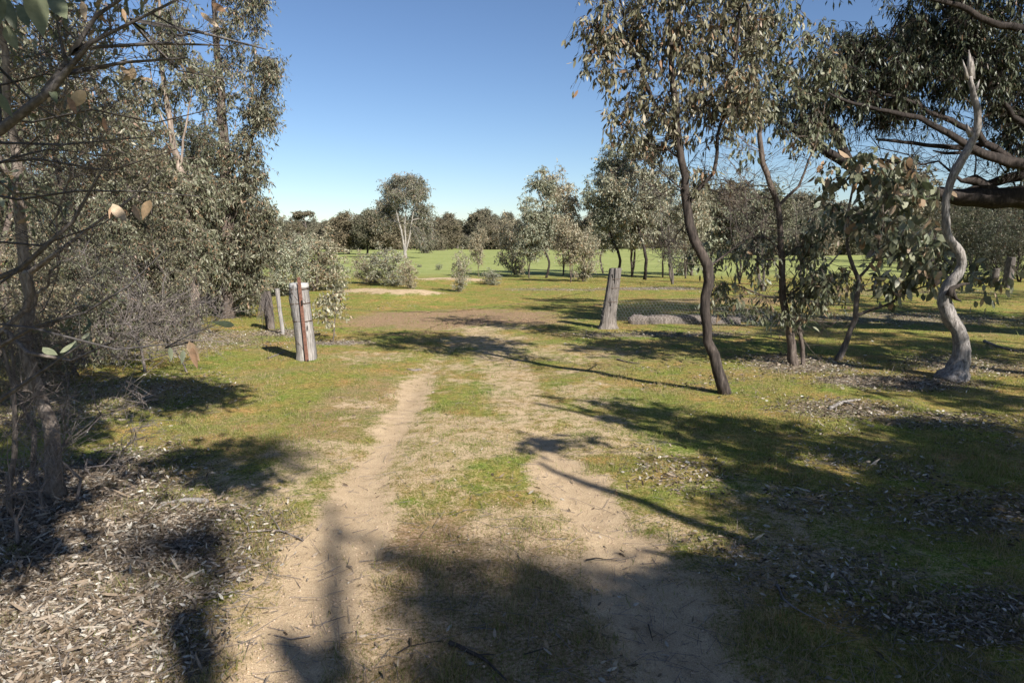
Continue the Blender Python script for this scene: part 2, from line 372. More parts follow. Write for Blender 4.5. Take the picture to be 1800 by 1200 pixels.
# ------------------------------------------------------------------ ground
def axis_vals(lo, hi, step, far_lo, far_hi, g=1.09):
    a = list(np.arange(lo, hi+1e-6, step)); s = step; x = hi
    while x < far_hi: s *= g; x += s; a.append(x)
    b = []; s = step; x = lo
    while x > far_lo: s *= g; x -= s; b.append(x)
    return np.array(b[::-1]+a)
xs = axis_vals(-4.6, 5.2, .035, -3000, 3000, 1.06); ys = axis_vals(2.0, 13, .04, -300, 4500, 1.045)
X, Y = np.meshgrid(xs, ys); Z = H(X, Y)
nx, ny = len(xs), len(ys)
i = (np.arange(ny-1)[:, None]*nx+np.arange(nx-1)[None])
Q = np.stack([i, i+1, i+nx+1, i+nx], -1).reshape(-1, 4)
s_, r_, l_, f_ = masks(X.ravel(), Y.ravel())
gnd = mk('ground', np.stack([X.ravel(), Y.ravel(), Z.ravel()], 1), Q, None, M_GROUND, None, True, {'sand': s_, 'red': r_, 'litter': l_, 'field': f_})
tag(gnd, kind='structure', label='sandy track and mossy short grass opening onto a green paddock')

def gz(p): return float(H(p[0], p[1]))

# ------------------------------------------------------------------ trees: skeleton growing
class Skel:
    def __init__(s): s.p, s.par, s.r, s.pl, s.fix = [], [], [], [], []
    def path(s, pts, rad, attach=None, step=.16, wob=.01):
        pts = np.asarray(pts, float); rad = np.asarray(rad, float)
        if len(rad) != len(pts): rad = np.interp(np.linspace(0, 1, len(pts)), np.linspace(0, 1, len(rad)), rad)
        d = np.r_[0, np.cumsum(np.linalg.norm(np.diff(pts, axis=0), axis=1))]
        n = max(3, int(d[-1]/step)); u = np.linspace(0, d[-1], n)
        # smooth interpolation (Catmull-Rom through the given points)
        q = np.zeros((n, 3)); ext = np.vstack([2*pts[0]-pts[1], pts, 2*pts[-1]-pts[-2]])
        for k, x in enumerate(u):
            i = min(max(np.searchsorted(d, x)-1, 0), len(pts)-2); t = (x-d[i])/max(d[i+1]-d[i], 1e-9)
            a, b, c, e = ext[i:i+4]; q[k] = .5*((2*b)+(-a+c)*t+(2*a-5*b+4*c-e)*t*t+(-a+3*b-3*c+e)*t**3)
        q[1:-1] += rng.normal(size=(n-2, 3))*wob
        rr = np.interp(u, d, rad)
        start = 0; prev = -1
        if len(s.p):
            j = int(np.argmin(np.linalg.norm(np.array(s.p)-q[0], axis=1))) if attach is None else attach
            prev = j; start = 0
            if np.linalg.norm(s.p[j]-q[0]) < .02: start = 1
        for k in range(start, n):
            s.p.append(q[k]); s.par.append(prev); s.r.append(rr[k]); s.fix.append(True)
            s.pl.append(0 if prev < 0 else s.pl[prev]+np.linalg.norm(q[k]-s.p[prev])); prev = len(s.p)-1
        return prev
    def grow(s, T, zmin=.4, kf=.25, seg=.22, up=.25, wob=.03, down=.6):
        n0 = len(s.p); T = np.asarray(T, float)
        cap = n0+int(sum(2+np.linalg.norm(T-T.mean(0), axis=1)/seg*2))+len(T)*30
        Pn = np.zeros((cap, 3)); Pn[:n0] = s.p; PL = np.zeros(cap); PL[:n0] = s.pl; n = n0
        dd = np.min(np.linalg.norm(T[:, None]-Pn[None, :n0:3], axis=2), axis=1)
        tips = []
        for t in T[np.argsort(dd)]:
            D = np.linalg.norm(Pn[:n]-t, axis=1)
            cost = D+kf*PL[:n]+down*np.maximum(0, Pn[:n, 2]-t[2]+.15*D)+(Pn[:n, 2] < zmin)*(5 if zmin < 5 else 40)
            j = int(np.argmin(cost)); a = Pn[j].copy(); d = D[j]; m = max(1, int(d/seg))
            ctl = (a+t)/2+np.array([0, 0, up*d])*.5+rng.normal(size=3)*d*.10
            prev = j
            for k in range(1, m+1):
                u = k/m; q = (1-u)**2*a+2*u*(1-u)*ctl+u*u*t
                if k < m: q = q+rng.normal(size=3)*wob
                if n >= cap: break
                Pn[n] = q; PL[n] = PL[prev]+np.linalg.norm(q-Pn[prev])
                s.p.append(q); s.par.append(prev); s.r.append(0.); s.fix.append(False); s.pl.append(PL[n]); prev = n; n += 1
            tips.append(prev)
        return tips
    def radii(s, rt=.0035, ex=.46):
        n = len(s.p); cnt = np.zeros(n); par = np.array(s.par); haschild = np.zeros(n, bool)
        haschild[par[par >= 0]] = True; cnt[~haschild] = 1
        for k in range(n-1, 0, -1):
            if par[k] >= 0: cnt[par[k]] += cnt[k]
        r = rt*np.maximum(cnt, 1)**ex; fix = np.array(s.fix); rr = np.array(s.r)
        r = np.where(fix, rr, r)
        for k in range(n):
            if not fix[k] and par[k] >= 0: r[k] = min(r[k], r[par[k]]*.92)
        s.r = list(r)
    def mesh(s, mb, lump=.18):
        n = len(s.p); ch = [[] for _ in range(n)]
        roots = []
        for k, p in enumerate(s.par):
            (ch[p] if p >= 0 else roots).append(k)
        stack = [(k, None) for k in roots]
        while stack:
            k, par = stack.pop(); pts, rad = [], []
            if par is not None: pts.append(s.p[par]); rad.append(min(s.r[par], s.r[k]*1.15))
            cur = k
            while True:
                pts.append(s.p[cur]); rad.append(s.r[cur]); c = ch[cur]
                if not c: break
                fx = [x for x in c if s.fix[x] == s.fix[cur] and x == cur+1]
                m = fx[0] if (s.fix[cur] and fx) else max(c, key=lambda x: s.r[x])
                stack += [(x, cur) for x in c if x != m]; cur = m
            if len(pts) < 2: continue
            rm = max(rad)
            if rm > .02:
                kn = max(3, len(rad)//3); rad = list(np.array(rad)*(1+.16*(np.interp(np.linspace(0, kn-1, len(rad)), np.arange(kn), rng.random(kn))-.5)))
            sides = 14 if rm > .05 else 8 if rm > .02 else 5 if rm > .008 else 3
            tube(mb, np.array(pts), np.array(rad), sides, lump if rm > .012 else 0, cap=rm > .02, a=rng.random())

def in_ell(c, r, n, shell=.45):
    v = unit(rng.normal(size=(n, 3))); u = rng.random((n, 1))**shell
    return np.asarray(c)+v*u*np.asarray(r)
def foliage(mbT, mbL, tips, k=5, tl=.28, m=5, ln=.09, ratio=.3, droop=.6, fine=False, spread=1.0, jit=.3, tr=.0016, rndrange=None):
    """twiglets from every tip, leaves hanging along each twiglet"""
    tips = np.asarray(tips, float); N = len(tips)*k
    if N == 0: return
    A = np.repeat(tips, k, 0); d = rng.normal(size=(N, 3)); d[:, 2] = d[:, 2]*.8-droop*.6; d = unit(d)*spread
    L_ = tl*(.4+rng.random((N, 1))); Mid = A+d*L_*.6; B = A+d*L_+np.array([0, 0, -1])*L_*droop*.35
    segs(mbT, A, Mid, tr*1.3, tr); segs(mbT, Mid, B, tr, tr*.5)
    u = rng.random((N, m, 1))*.85+.15
    pos = np.where(u < .6, A[:, None]+(Mid-A)[:, None]*u/.6, Mid[:, None]+(B-Mid)[:, None]*(u-.6)/.4).reshape(-1, 3)
    pos = pos+rng.normal(size=pos.shape)*.008
    ax = rng.normal(size=pos.shape)*(1-jit*.3); ax[:, 2] -= droop*2.0; ax += np.repeat(d, m, 0)*.5
    lens = ln*(.55+.75*rng.random(len(pos)))
    rr = None if rndrange is None else rndrange[0]+(rndrange[1]-rndrange[0])*rng.random(len(pos))
    leaves(mbL, pos, ax, lens, ratio, fine, rr)

def make_tree(name, base, paths, clumps, bark, leaf, label=None, group=None, cat='tree', zmin=.5, rt=.0035,
              k=5, tl=.28, m=5, ln=.09, ratio=.3, droop=.6, fine=False, bare=None, kf=.25, seg=.22, bare_k=3, bare_tl=.34, up=.25, crown=True, tr=.0016, wob=.01, down=.6):
    base = np.array([base[0], base[1], gz(base)]); 
    root = empty(name, base, label, cat, group)
    sk = Skel()
    for q, (pts, rad) in enumerate(paths): sk.path(np.asarray(pts)-base, rad, wob=wob)
    bt, bl = MB(), MB(); tipidx = []
    T = [in_ell(np.asarray(c)-base, r, n) for c, r, n in clumps]
    if T:
        T = np.vstack(T); T = T[T[:, 2] > .12]; tipidx = sk.grow(T, zmin, kf, seg, up, down=down)
    bareidx = []
    if bare:
        Tb = np.vstack([in_ell(np.asarray(c)-base, r, n, .6) for c, r, n in bare]); Tb = Tb[Tb[:, 2] > .05]
        bareidx = sk.grow(Tb, zmin*.6, kf, seg, .1, down=.3)
    sk.radii(rt); sk.mesh(bt)
    pa = np.array(sk.p)
    if bareidx:
        Bp = pa[bareidx]; dirs = unit(Bp-pa[[sk.par[x] for x in bareidx]])
        D0 = np.repeat(dirs, bare_k, 0); A = np.repeat(Bp, bare_k, 0)-D0*rng.random((len(Bp)*bare_k, 1))*bare_tl
        def lvl(A, D0, spread, ln, r):
            d = unit(D0+rng.normal(size=A.shape)*spread)*ln*(.35+.75*rng.random((len(A), 1)))
            M_ = A+d*.5+rng.normal(size=A.shape)*.03*ln; E_ = A+d+rng.normal(size=A.shape)*.06*ln
            segs(bt, A, M_, r*1.3, r); segs(bt, M_, E_, r, r*.45); return M_, E_, d
        M1_, E1_, d1 = lvl(A, D0, .45, bare_tl, tr)
        nsub = 2; t_ = rng.random((len(A)*nsub, 1)); A2 = np.repeat(M1_, nsub, 0)*(1-t_)+np.repeat(E1_, nsub, 0)*t_
        lvl(A2, unit(np.repeat(d1, nsub, 0)), .5, bare_tl*.45, tr*.6)
    if tipidx and crown:
        tp = pa[tipidx]
        if not fine: tp = np.vstack([tp, pa[np.array([sk.par[x] for x in tipidx])]])
        foliage(bt, bl, tp, k, tl, m, ln, ratio, droop, fine, tr=tr)
    bt.build('trunk', bark, root)
    if bl.n: bl.build('crown', leaf, root, smooth=False)
    return root

def pp(Y, *pts): return [P(a, b, Y) for a, b in pts]
def cl(Y, px, py, rx, ry, n, dy=0, rz=None):
    Yd = Y+dy; s = Yd/F
    return (P(px, py, Yd), (rx*s, (rz if rz else .9*rx*s), ry*s), n)

# ------------------------------------------------------------------ right-hand foreground trees
def yfoot(px, py): return float(G(px, py)[1])
Y1 = yfoot(1275, 692)
make_tree('gum_sapling', G(1275, 692),
    [(pp(Y1, (1277,700),(1262,650),(1248,602),(1240,560),(1239,525),(1249,492),(1247,466),(1231,440),(1218,418),(1210,384),(1206,345),(1200,292),(1190,240),(1185,180),(1180,110),(1178,40),(1175,-50),(1185,-140)),
      [.085,.066,.060,.057,.056,.060,.059,.054,.052,.048,.046,.042,.040,.034,.028,.022,.015,.01]),
     (pp(Y1, (1213,355),(1238,325),(1258,285),(1262,240),(1275,190),(1290,120),(1300,40)), [.026,.022,.018,.014,.010]),
     (pp(Y1, (1246,470),(1275,450),(1300,425),(1330,398),(1358,370)), [.014,.011,.008,.006]),
     (pp(Y1, (1190,250),(1160,200),(1130,140),(1110,80),(1095,20),(1080,-40)), [.022,.018,.012,.008])],
    [cl(Y1,1055,70,34,75,26,-.2), cl(Y1,1110,50,50,70,27,.1), cl(Y1,1180,70,60,90,37), cl(Y1,1250,60,70,110,55,.2), cl(Y1,1145,165,55,60,23), cl(Y1,1215,190,55,70,31,.2),
     cl(Y1,1290,165,50,70,31,-.1), cl(Y1,1120,-60,110,70,43), cl(Y1,1240,-90,110,90,55), cl(Y1,1100,225,35,35,6), cl(Y1,1165,250,45,35,12,.2), cl(Y1,1085,185,25,30,4), cl(Y1,1240,300,40,45,6), cl(Y1,1310,60,50,80,24,.3), cl(Y1,1320,150,40,50,12,.4)],
    M_DARKBARK, M_LEAF, 'slender dark S-curved gum with bare lower trunk at the edge of the track', cat='tree', zmin=2.0, k=6, tl=.22, m=5, ln=.080, ratio=.29, fine=True,
    droop=.95, bare=[cl(Y1,1140,330,70,60,34), cl(Y1,1320,400,50,40,10), cl(Y1,1170,420,60,50,24), cl(Y1,1290,330,45,60,18), cl(Y1,1150,230,70,60,24), cl(Y1,1240,220,60,60,20)], tr=.0018)
Y2 = yfoot(1397, 642)
make_tree('gum_sapling', G(1397, 642),
    [(pp(Y2, (1398,648),(1388,600),(1384,560),(1376,510),(1374,460),(1374,420),(1368,370),(1348,315),(1338,250),(1332,180),(1322,100),(1318,20),(1310,-70)),
      [.085,.066,.058,.053,.050,.047,.044,.040,.036,.031,.026,.019,.012]),
     (pp(Y2, (1412,640),(1408,590),(1400,548),(1390,520)), [.032,.028,.02]),
     (pp(Y2, (1384,520),(1420,495),(1450,470),(1480,440)), [.018,.014,.008]),
     (pp(Y2, (1366,365),(1400,330),(1420,290),(1440,240),(1450,180)), [.026,.02,.014,.009])],
    [cl(Y2,1340,60,60,90,39), cl(Y2,1400,80,60,90,37,.2), cl(Y2,1370,180,70,60,28), cl(Y2,1450,110,45,60,27), cl(Y2,1430,225,45,40,14), cl(Y2,1350,-80,120,80,68), cl(Y2,1300,240,30,30,6),
     cl(Y2,1430,420,32,40,20,-.2), cl(Y2,1420,500,50,50,26,-.3), cl(Y2,1290,470,45,50,13,-.2), cl(Y2,1275,520,40,30,10,-.3), cl(Y2,1350,545,40,30,8,-.3), cl(Y2,1250,440,40,30,7,.3), cl(Y2,1450,500,45,40,26,-.1), cl(Y2,1345,440,40,50,13)],
    M_BROWNBARK, M_LEAF, 'brown rough-barked young gum with twiggy low branches, second trunk right of the track', zmin=.9, k=5, tl=.22, m=5, ln=.088, ratio=.33, fine=True, droop=.95,
    bare=[cl(Y2,1330,380,55,70,30), cl(Y2,1420,560,60,60,22), cl(Y2,1320,520,60,50,14), cl(Y2,1390,300,60,60,24), cl(Y2,1290,350,50,60,34), cl(Y2,1360,450,70,60,24), cl(Y2,1310,270,60,50,20)], down=.25, tr=.0019)
Y3 = yfoot(1472, 634)
make_tree('broad_leaved_sapling', G(1472, 634),
    [(pp(Y3, (1468,640),(1480,615),(1492,592),(1503,560),(1506,520),(1508,488),(1495,462),(1488,430),(1490,380),(1500,330),(1505,290)), [.045,.038,.035,.032,.030,.026,.022,.018,.014,.010]),
     (pp(Y3, (1504,556),(1530,545),(1560,535),(1600,512),(1640,500),(1690,490)), [.022,.018,.014,.010,.006]),
     (pp(Y3, (1508,490),(1530,465),(1545,430),(1550,380),(1552,330)), [.022,.018,.014,.008])],
    [cl(Y3,1500,300,55,45,29), cl(Y3,1560,300,60,50,35,-.2), cl(Y3,1610,340,45,35,22), cl(Y3,1520,380,55,35,24), cl(Y3,1580,420,70,40,40,-.2), cl(Y3,1650,470,60,35,33,-.3), cl(Y3,1720,480,45,30,14,-.4),
     cl(Y3,1560,490,60,30,27), cl(Y3,1640,410,35,30,13), cl(Y3,1470,350,30,30,6)],
    M_GREYBARK, M_LEAF_BIG, 'leaning thin sapling with broad drooping leaves between brown gum and white snag', zmin=.8, k=3, tl=.2, m=2, ln=.15, ratio=.46, fine=True, droop=.8,
    bare=[cl(Y3,1500,580,50,30,6), cl(Y3,1600,540,70,25,6)], down=.2)

# dead white snag
Y4 = yfoot(1682, 664)
b4 = np.array([*G(1682, 664)[:2], gz(G(1682, 664))]); sn = empty('dead_tree', b4, 'bleached white dead trunk twisting upward with a splintered broken top', 'dead tree')
sk = Skel(); u = Y4/F
sk.path(np.array(pp(Y4, (1672,672),(1684,645),(1692,615),(1686,585),(1668,555),(1661,525),(1668,500),(1690,470),(1686,443),(1668,415),(1662,375),(1668,330),(1680,300),(1700,265),(1716,232),(1719,205),(1712,170),(1705,135)))-b4,
        np.array([33,20,16,15,14.5,13,12,10,10,8.8,8,7.8,8.6,7.6,7.4,6.6,5.6,4])*u, step=.07, wob=.004)
mb = MB(); sk.mesh(mb, .22)
for a, b, r in (((1705,140),(1703,88),5),((1700,140),(1692,105),4),((1711,140),(1709,100),3),((1712,165),(1722,140),4)):
    tube(mb, np.array(pp(Y4, a, ((a[0]+b[0])/2+1, (a[1]+b[1])/2), b))-b4, np.array([r, r*.7, .5])*u, 6, .3)
tube(mb, np.array(pp(Y4, (1708,240),(1702,230),(1699,217)))-b4, np.array([6, 4, .8])*u, 7, .2)
mb.build('trunk', M_SNAG, sn)
mb = MB(); tube(mb, np.array(pp(Y4-.15, (1668,520),(1672,508),(1690,500),(1705,498)))-b4, np.array([7, 5, 3, 1])*u, 7, .2)
tube(mb, np.array(pp(Y4-.12, (1672,510),(1680,525),(1690,530)))-b4, np.array([6, 4, 1])*u, 6, .2); mb.build('broken_branch', M_DARKBARK, sn)

# big old gum with long low limbs, trunk just outside on the right
Y5 = 11.0
make_tree('old_gum_tree', P(2110, 600, Y5)*np.array([1, 1, 0]),
    [([P(2110,600,Y5)*np.array([1, 1, 0]), P(2100,480,Y5), P(2080,380,Y5), P(2040,250,Y5), P(2010,60,Y5), P(2000,-120,Y5)], [.50,.42,.38,.32,.26,.16]),
     (pp(Y5, (2095,440),(1980,385),(1880,355),(1800,347),(1740,350),(1690,346),(1640,342),(1590,348),(1530,335),(1500,300),(1470,275),(1420,245),(1370,215)), [.30,.25,.21,.19,.18,.155,.125,.10,.09,.08,.075,.06,.035]),
     (pp(Y5, (1500,300),(1485,270),(1455,210),(1430,185)), [.10,.09,.07,.04]),
     (pp(Y5-.5, (2070,360),(1950,330),(1850,300),(1780,285),(1720,268),(1670,238),(1620,210),(1560,195),(1490,180),(1450,160)), [.12,.095,.078,.062,.05,.04,.03,.022,.014]),
     (pp(Y5-.3, (1800,292),(1740,255),(1700,225),(1650,205),(1590,175),(1520,160)), [.07,.055,.04,.03,.02]),
     (pp(Y5, (1760,348),(1725,322),(1700,312),(1690,318)), [.10,.09,.06,.03]),
     (pp(Y5, (2060,330),(1930,320),(1850,315),(1790,310),(1735,325),(1700,335)), [.14,.10,.07,.04]),
     (pp(Y5-.4, (2040,240),(1900,250),(1800,215),(1760,170),(1750,110),(1720,60)), [.09,.065,.045,.03,.015]),
     (pp(Y5-.8, (2010,90),(1900,80),(1800,52),(1735,38),(1690,12),(1640,0),(1560,-20)), [.10,.06,.04,.034,.026,.015]),
     (pp(Y5+.5, (1640,345),(1610,320),(1590,290),(1530,280)), [.05,.035,.02]),
     (pp(Y5, (1700,260),(1640,255),(1590,250),(1540,245)), [.04,.03,.015]),
     (pp(Y5, (1715,270),(1660,268),(1640,265)), [.03,.01])],
    [cl(Y5,1500,80,45,50,37), cl(Y5,1480,150,60,45,43), cl(Y5,1560,110,70,60,68), cl(Y5,1640,60,80,60,86,.3), cl(Y5,1640,140,70,50,55), cl(Y5,1720,90,70,80,74,-.3), cl(Y5,1780,140,50,90,62), cl(Y5,1560,190,60,25,24),
     cl(Y5,1700,-60,160,80,111), cl(Y5,1850,-40,120,160,99), cl(Y5,1400,170,50,45,24), cl(Y5,1790,250,40,30,16), cl(Y5,1880,180,80,80,49), cl(Y5,1440,215,45,30,16),
     cl(Y5,1560,-100,120,60,49), cl(Y5,1950,-150,160,100,74)],
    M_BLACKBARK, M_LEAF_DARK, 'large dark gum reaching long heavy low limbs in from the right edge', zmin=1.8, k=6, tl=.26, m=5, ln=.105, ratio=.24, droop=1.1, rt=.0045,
    bare=[cl(Y5,1530,230,60,40,24), cl(Y5,1500,190,60,40,20), cl(Y5,1640,285,60,30,24), cl(Y5,1760,300,60,50,34), cl(Y5,1580,230,80,30,30), cl(Y5,1720,220,60,50,34), cl(Y5,1780,190,60,60,30)], down=.1, bare_tl=.45, tr=.003, fine=False)

# ------------------------------------------------------------------ left-hand trees
YA = 15.0
make_tree('tall_gum', G(402, 556)*np.array([1, YA/G(402, 556)[1], 0])*1.0,
    [(pp(YA, (402,562),(404,480),(400,400),(397,320),(393,240),(388,160),(381,80),(375,0),(370,-80)), [.13,.12,.11,.10,.09,.07,.055,.04,.02]),
     (pp(YA, (400,420),(425,330),(445,230),(465,150),(475,110)), [.05,.04,.03,.02])],
    [cl(YA,415,35,38,45,32), cl(YA,478,118,22,32,24), cl(YA,440,115,38,36,20), cl(YA,445,185,46,35,36), cl(YA,465,210,26,35,15), cl(YA,425,260,50,40,43), cl(YA,435,330,45,45,57),
     cl(YA,462,385,36,32,43), cl(YA,470,430,26,30,24), cl(YA,430,440,50,55,79), cl(YA,375,140,50,70,43), cl(YA,360,260,55,60,50), cl(YA,350,380,60,70,79), cl(YA,430,510,35,30,28), cl(YA,380,470,50,60,50), cl(YA,420,-50,70,50,43), cl(YA,448,12,14,22,11)],
    M_BROWNBARK, M_LEAF, 'tall straight gum at the right edge of the left thicket, against the sky', zmin=.9, k=5, tl=.30, m=6, ln=.095, ratio=.28, droop=.7, down=.2)
YB = 12.5
make_tree('tall_gum', P(345, 575, YB)*np.array([1, 1, 0]),
    [(pp(YB, (345,585),(340,500),(334,420),(328,350),(318,300),(302,240),(290,160),(284,90),(280,10),(278,-60)), [.09,.08,.075,.065,.055,.045,.035,.025,.015]),
     (pp(YB, (305,245),(285,210),(268,160),(262,110)), [.022,.016,.010]), (pp(YB, (318,298),(322,250),(332,190),(340,130)), [.022,.018,.012,.008])],
    [cl(YB,290,40,60,60,34), cl(YB,330,120,50,60,26), cl(YB,240,180,50,60,34), cl(YB,330,330,60,60,80), cl(YB,260,330,60,70,90), cl(YB,310,430,70,60,130), cl(YB,220,430,60,60,100), cl(YB,270,510,60,30,50)],
    M_PALEBARK, M_LEAF, 'pale-stemmed leaning gum inside the left thicket, left of the tallest gum', zmin=.9, k=5, tl=.28, m=6, ln=.095, ratio=.30, droop=.7, down=.2)

def generic(name, h, w, n, bark, leaf, label, cat, z0=.15, lean=.3, r0=.08, stems=1, top=.5, k=5, m=6, tl=.28, ln=.09, ratio=.3, group=None, bare=0, x=0, y=-60, zs=(0.15, 1.0), rt=.0035, seg=.25, narrow=.5, tr=.0016, fine=False):
    """one tree of height h, crown of width w from height z0*h up; built at a parking place, moved later"""
    base = np.array([x, y, 0.0]); paths = []
    clumps = []
    for q in range(stems):
        a = rng.random()*6.28; dx, dy = (np.cos(a)*lean*h*.3, np.sin(a)*lean*h*.3)
        pts = []
        for t in np.linspace(0, .95, 7):
            pts.append(base+np.array([dx*t+rng.normal()*.02*h*(t > 0), dy*t+rng.normal()*.02*h*(t > 0), h*t*(1-.12*q)]))
        if q: pts[0] = pts[0]+np.array([rng.normal()*.05, rng.normal()*.05, 0])
        paths.append((pts, list(np.linspace(r0, r0*.12, 7)*(1-.2*q))))
        nc = 9
        for c in range(nc):
            t = z0+(1-z0)*(c+.5)/nc; ctr = pts[0]+(pts[-1]-pts[0])*min(t, 1)
            prof = math.sin(math.pi*min(1, .12+.80*(t-z0)/(1-z0)))**narrow
            for e in range(2):
                a2 = rng.random()*6.28; off = w*.28*prof
                clumps.append((ctr+np.array([math.cos(a2)*off, math.sin(a2)*off, rng.normal()*.03*h]), (w*.26*prof, w*.26*prof, h*.075), max(2, int(n/(nc*2*stems)*prof*1.3))))
    # H() under the parking place is compensated by building relative to it
    zz = gz(base); paths = [([p+np.array([0, 0, zz]) for p in pts], r) for pts, r in paths]; clumps = [(c+np.array([0, 0, zz]), r, nn) for c, r, nn in clumps]
    br = [(base+np.array([0, 0, zz+h*.35]), (w*.4, w*.4, h*.25), bare)] if bare else None
    return make_tree(name, base, paths, clumps, bark, leaf, label, group, cat, zmin=z0*h*.6, k=k, tl=tl, m=m, ln=ln, ratio=ratio, bare=br, rt=rt, seg=seg, down=.3, tr=tr, fine=fine)
def put(root, px, py, Y=None, rz=None, s=1.0, sz=None, first=False, label=None, group=None):
    """stand a tree with its foot at the given spot of the ground"""
    p = G(px, py) if Y is None else P(px, py, Y); loc = (p[0], p[1], gz(p)-.02)
    rz = rng.random()*6.28 if rz is None else rz; sc = (s, s, sz or s)
    if first:
        root.location = loc; root.rotation_euler = (0, 0, rz); root.scale = sc
        if label: root['label'] = label
        return root
    return copy_tree(root, loc, rz, sc, label, group)

TH = 'gums crowding the left thicket'
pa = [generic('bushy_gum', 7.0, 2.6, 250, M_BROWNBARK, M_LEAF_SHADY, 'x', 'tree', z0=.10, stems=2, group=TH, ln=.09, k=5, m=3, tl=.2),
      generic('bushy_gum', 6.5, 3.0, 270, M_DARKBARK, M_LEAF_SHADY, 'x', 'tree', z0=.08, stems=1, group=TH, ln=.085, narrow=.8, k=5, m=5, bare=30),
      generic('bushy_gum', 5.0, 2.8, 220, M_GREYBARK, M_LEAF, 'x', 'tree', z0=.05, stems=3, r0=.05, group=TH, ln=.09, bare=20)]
spots = [(230,600,11.0,0,.74,'bushy gum filling the thicket below the pale leaning stem'),(140,610,10,1,.9,'bushy gum behind the brown near trunk, low in thicket'),(40,620,9,0,.85,'bushy gum at the left edge behind the near trunk'),
         (300,580,14,1,.78,'bushy gum deep in the thicket left of the tallest trunk'),(180,570,15,0,.98,'tall bushy gum at the back of the left thicket'),(80,570,14,1,1.1,'bushy gum at the far left back of thicket'),
         (-20,600,11,2,1.2,'multi-stemmed pale bushy gum at the left frame edge'),(350,560,18,0,.85,'gum behind the thicket edge, next to tallest gum'),(250,555,20,1,.95,'gum far back in the middle of thicket'),
         (120,555,21,0,1.15,'gum far back at the left of thicket'),(20,560,18,1,1.2,'gum far back behind the left edge'),(440,545,18,2,.62,'low bushy gum at the right foot of the thicket'),
         (395,560,16.5,2,.8,'multi-stemmed low gum under the tallest gum'),(300,590,11.5,2,.62,'low multi-stemmed gum in the middle of thicket'),(180,610,9.2,2,.6,'low pale gum behind the dead brush'),(70,700,7.6,2,.42,'low bush close behind the bending near trunk'),(-10,720,6.4,1,.30,'small dark bush at the left frame edge beside the near trunk'),(135,670,8.4,1,.36,'dark low bush just right of the bending near trunk')]
seen = set()
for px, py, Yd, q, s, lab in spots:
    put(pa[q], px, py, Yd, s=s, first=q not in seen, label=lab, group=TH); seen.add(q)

# near trunk on the left with dead side branches
Y6 = yfoot(100, 872)
make_tree('young_gum', G(100, 872),
    [(pp(Y6, (100,885),(97,830),(95,780),(86,735),(66,695),(50,645),(49,590),(50,530),(44,465),(36,400),(31,330),(24,260),(14,170),(4,80),(-6,-20)), [.068,.054,.050,.047,.044,.042,.040,.037,.034,.032,.030,.027,.024,.020,.016]),
     (pp(Y6-.3, (52,480),(75,455),(110,440),(140,415),(180,390),(215,360)), [.020,.017,.013,.010,.006]),
     (pp(Y6-.3, (50,540),(20,570),(0,590),(-40,620)), [.02,.014]),
     (pp(Y6-.4, (48,620),(90,640),(150,635),(200,600)), [.012,.010,.006])],
    [cl(Y6,20,120,70,80,22,.3), cl(Y6,110,180,70,60,18,.3), cl(Y6,60,330,60,60,10), cl(Y6,100,-40,160,60,40), cl(Y6,200,60,80,60,16,.5), cl(Y6,150,560,60,50,8,.2)],
    M_NEARBARK, M_LEAF_BIG, 'near brown trunk bending at the left edge with dead lower branches', zmin=.6, k=4, tl=.16, m=3, ln=.065, ratio=.32, fine=True, rt=.0022, tr=.0012,
    bare=[cl(Y6,120,300,130,90,40,-.2), cl(Y6,110,500,110,70,34), cl(Y6,60,620,80,60,20), cl(Y6,120,160,120,80,24)], bare_k=3, bare_tl=.26, down=.0)
for k, (ax, ay, pts, lab) in enumerate([
    (20, 905, [(20,915),(18,850),(30,780),(22,700),(10,640),(-10,560)], 'thin grey stem left of the bending near trunk'),
    (52, 850, [(52,858),(60,800),(55,740),(30,690),(26,640),(5,560)], 'thin forked grey stem close behind the bending near trunk')]):
    Yk = yfoot(ax, ay)
    make_tree('dead_sapling', G(ax, ay), [(pp(Yk, *pts), [.022,.018,.015,.010,.005])], [], M_GREYBARK, None, lab, 'dead saplings by the near trunk', 'dead sapling', zmin=.1, rt=.002,
        bare=[cl(Yk,60,700,90,80,26), cl(Yk,30,600,60,60,10)], bare_k=3, bare_tl=.24, tr=.0014, down=0, crown=False)

# pale dead brush in front
def brush(px, py, clumps, lab, n=1, mat=None, k=3, tl=.25, rt=.0026, tr=.0016, stem=.3, r=.012):
    Yk = yfoot(px, py); g = G(px, py)
    return make_tree('dead_shrub', g, [([g+np.array([0, 0, gz(g)-.03]), g+np.array([rng.normal()*.03, 0, gz(g)+stem*.5]), g+np.array([rng.normal()*.06, rng.normal()*.05, gz(g)+stem])], [r, r*.8, r*.6])],
        [], mat or M_TWIG, None, lab, 'leafless twiggy shrubs on the left', 'dead shrub', zmin=.02, rt=rt, bare=[cl(Yk, *c) for c in clumps], bare_k=k, bare_tl=tl, tr=tr, down=0, crown=False, up=.1)
brush(30, 960, [(20,860,60,60,18), (60,780,50,50,12)], 'bare twigs at the left frame edge above the litter', tl=.24)
brush(132, 880, [(150,720,60,70,11), (230,690,50,25,7,-.1), (90,760,60,60,7)], 'pale twiggy dead shrub with long bare twigs reaching right', tl=.3)
brush(75, 905, [(70,800,60,60,11), (30,850,50,30,6)], 'pale bare twigs in front of the bending near trunk', tl=.22)
brush(160, 830, [(240,770,70,45,11), (200,800,50,30,6)], 'low spreading dead twigs above the leaf litter', tl=.22, stem=.12)
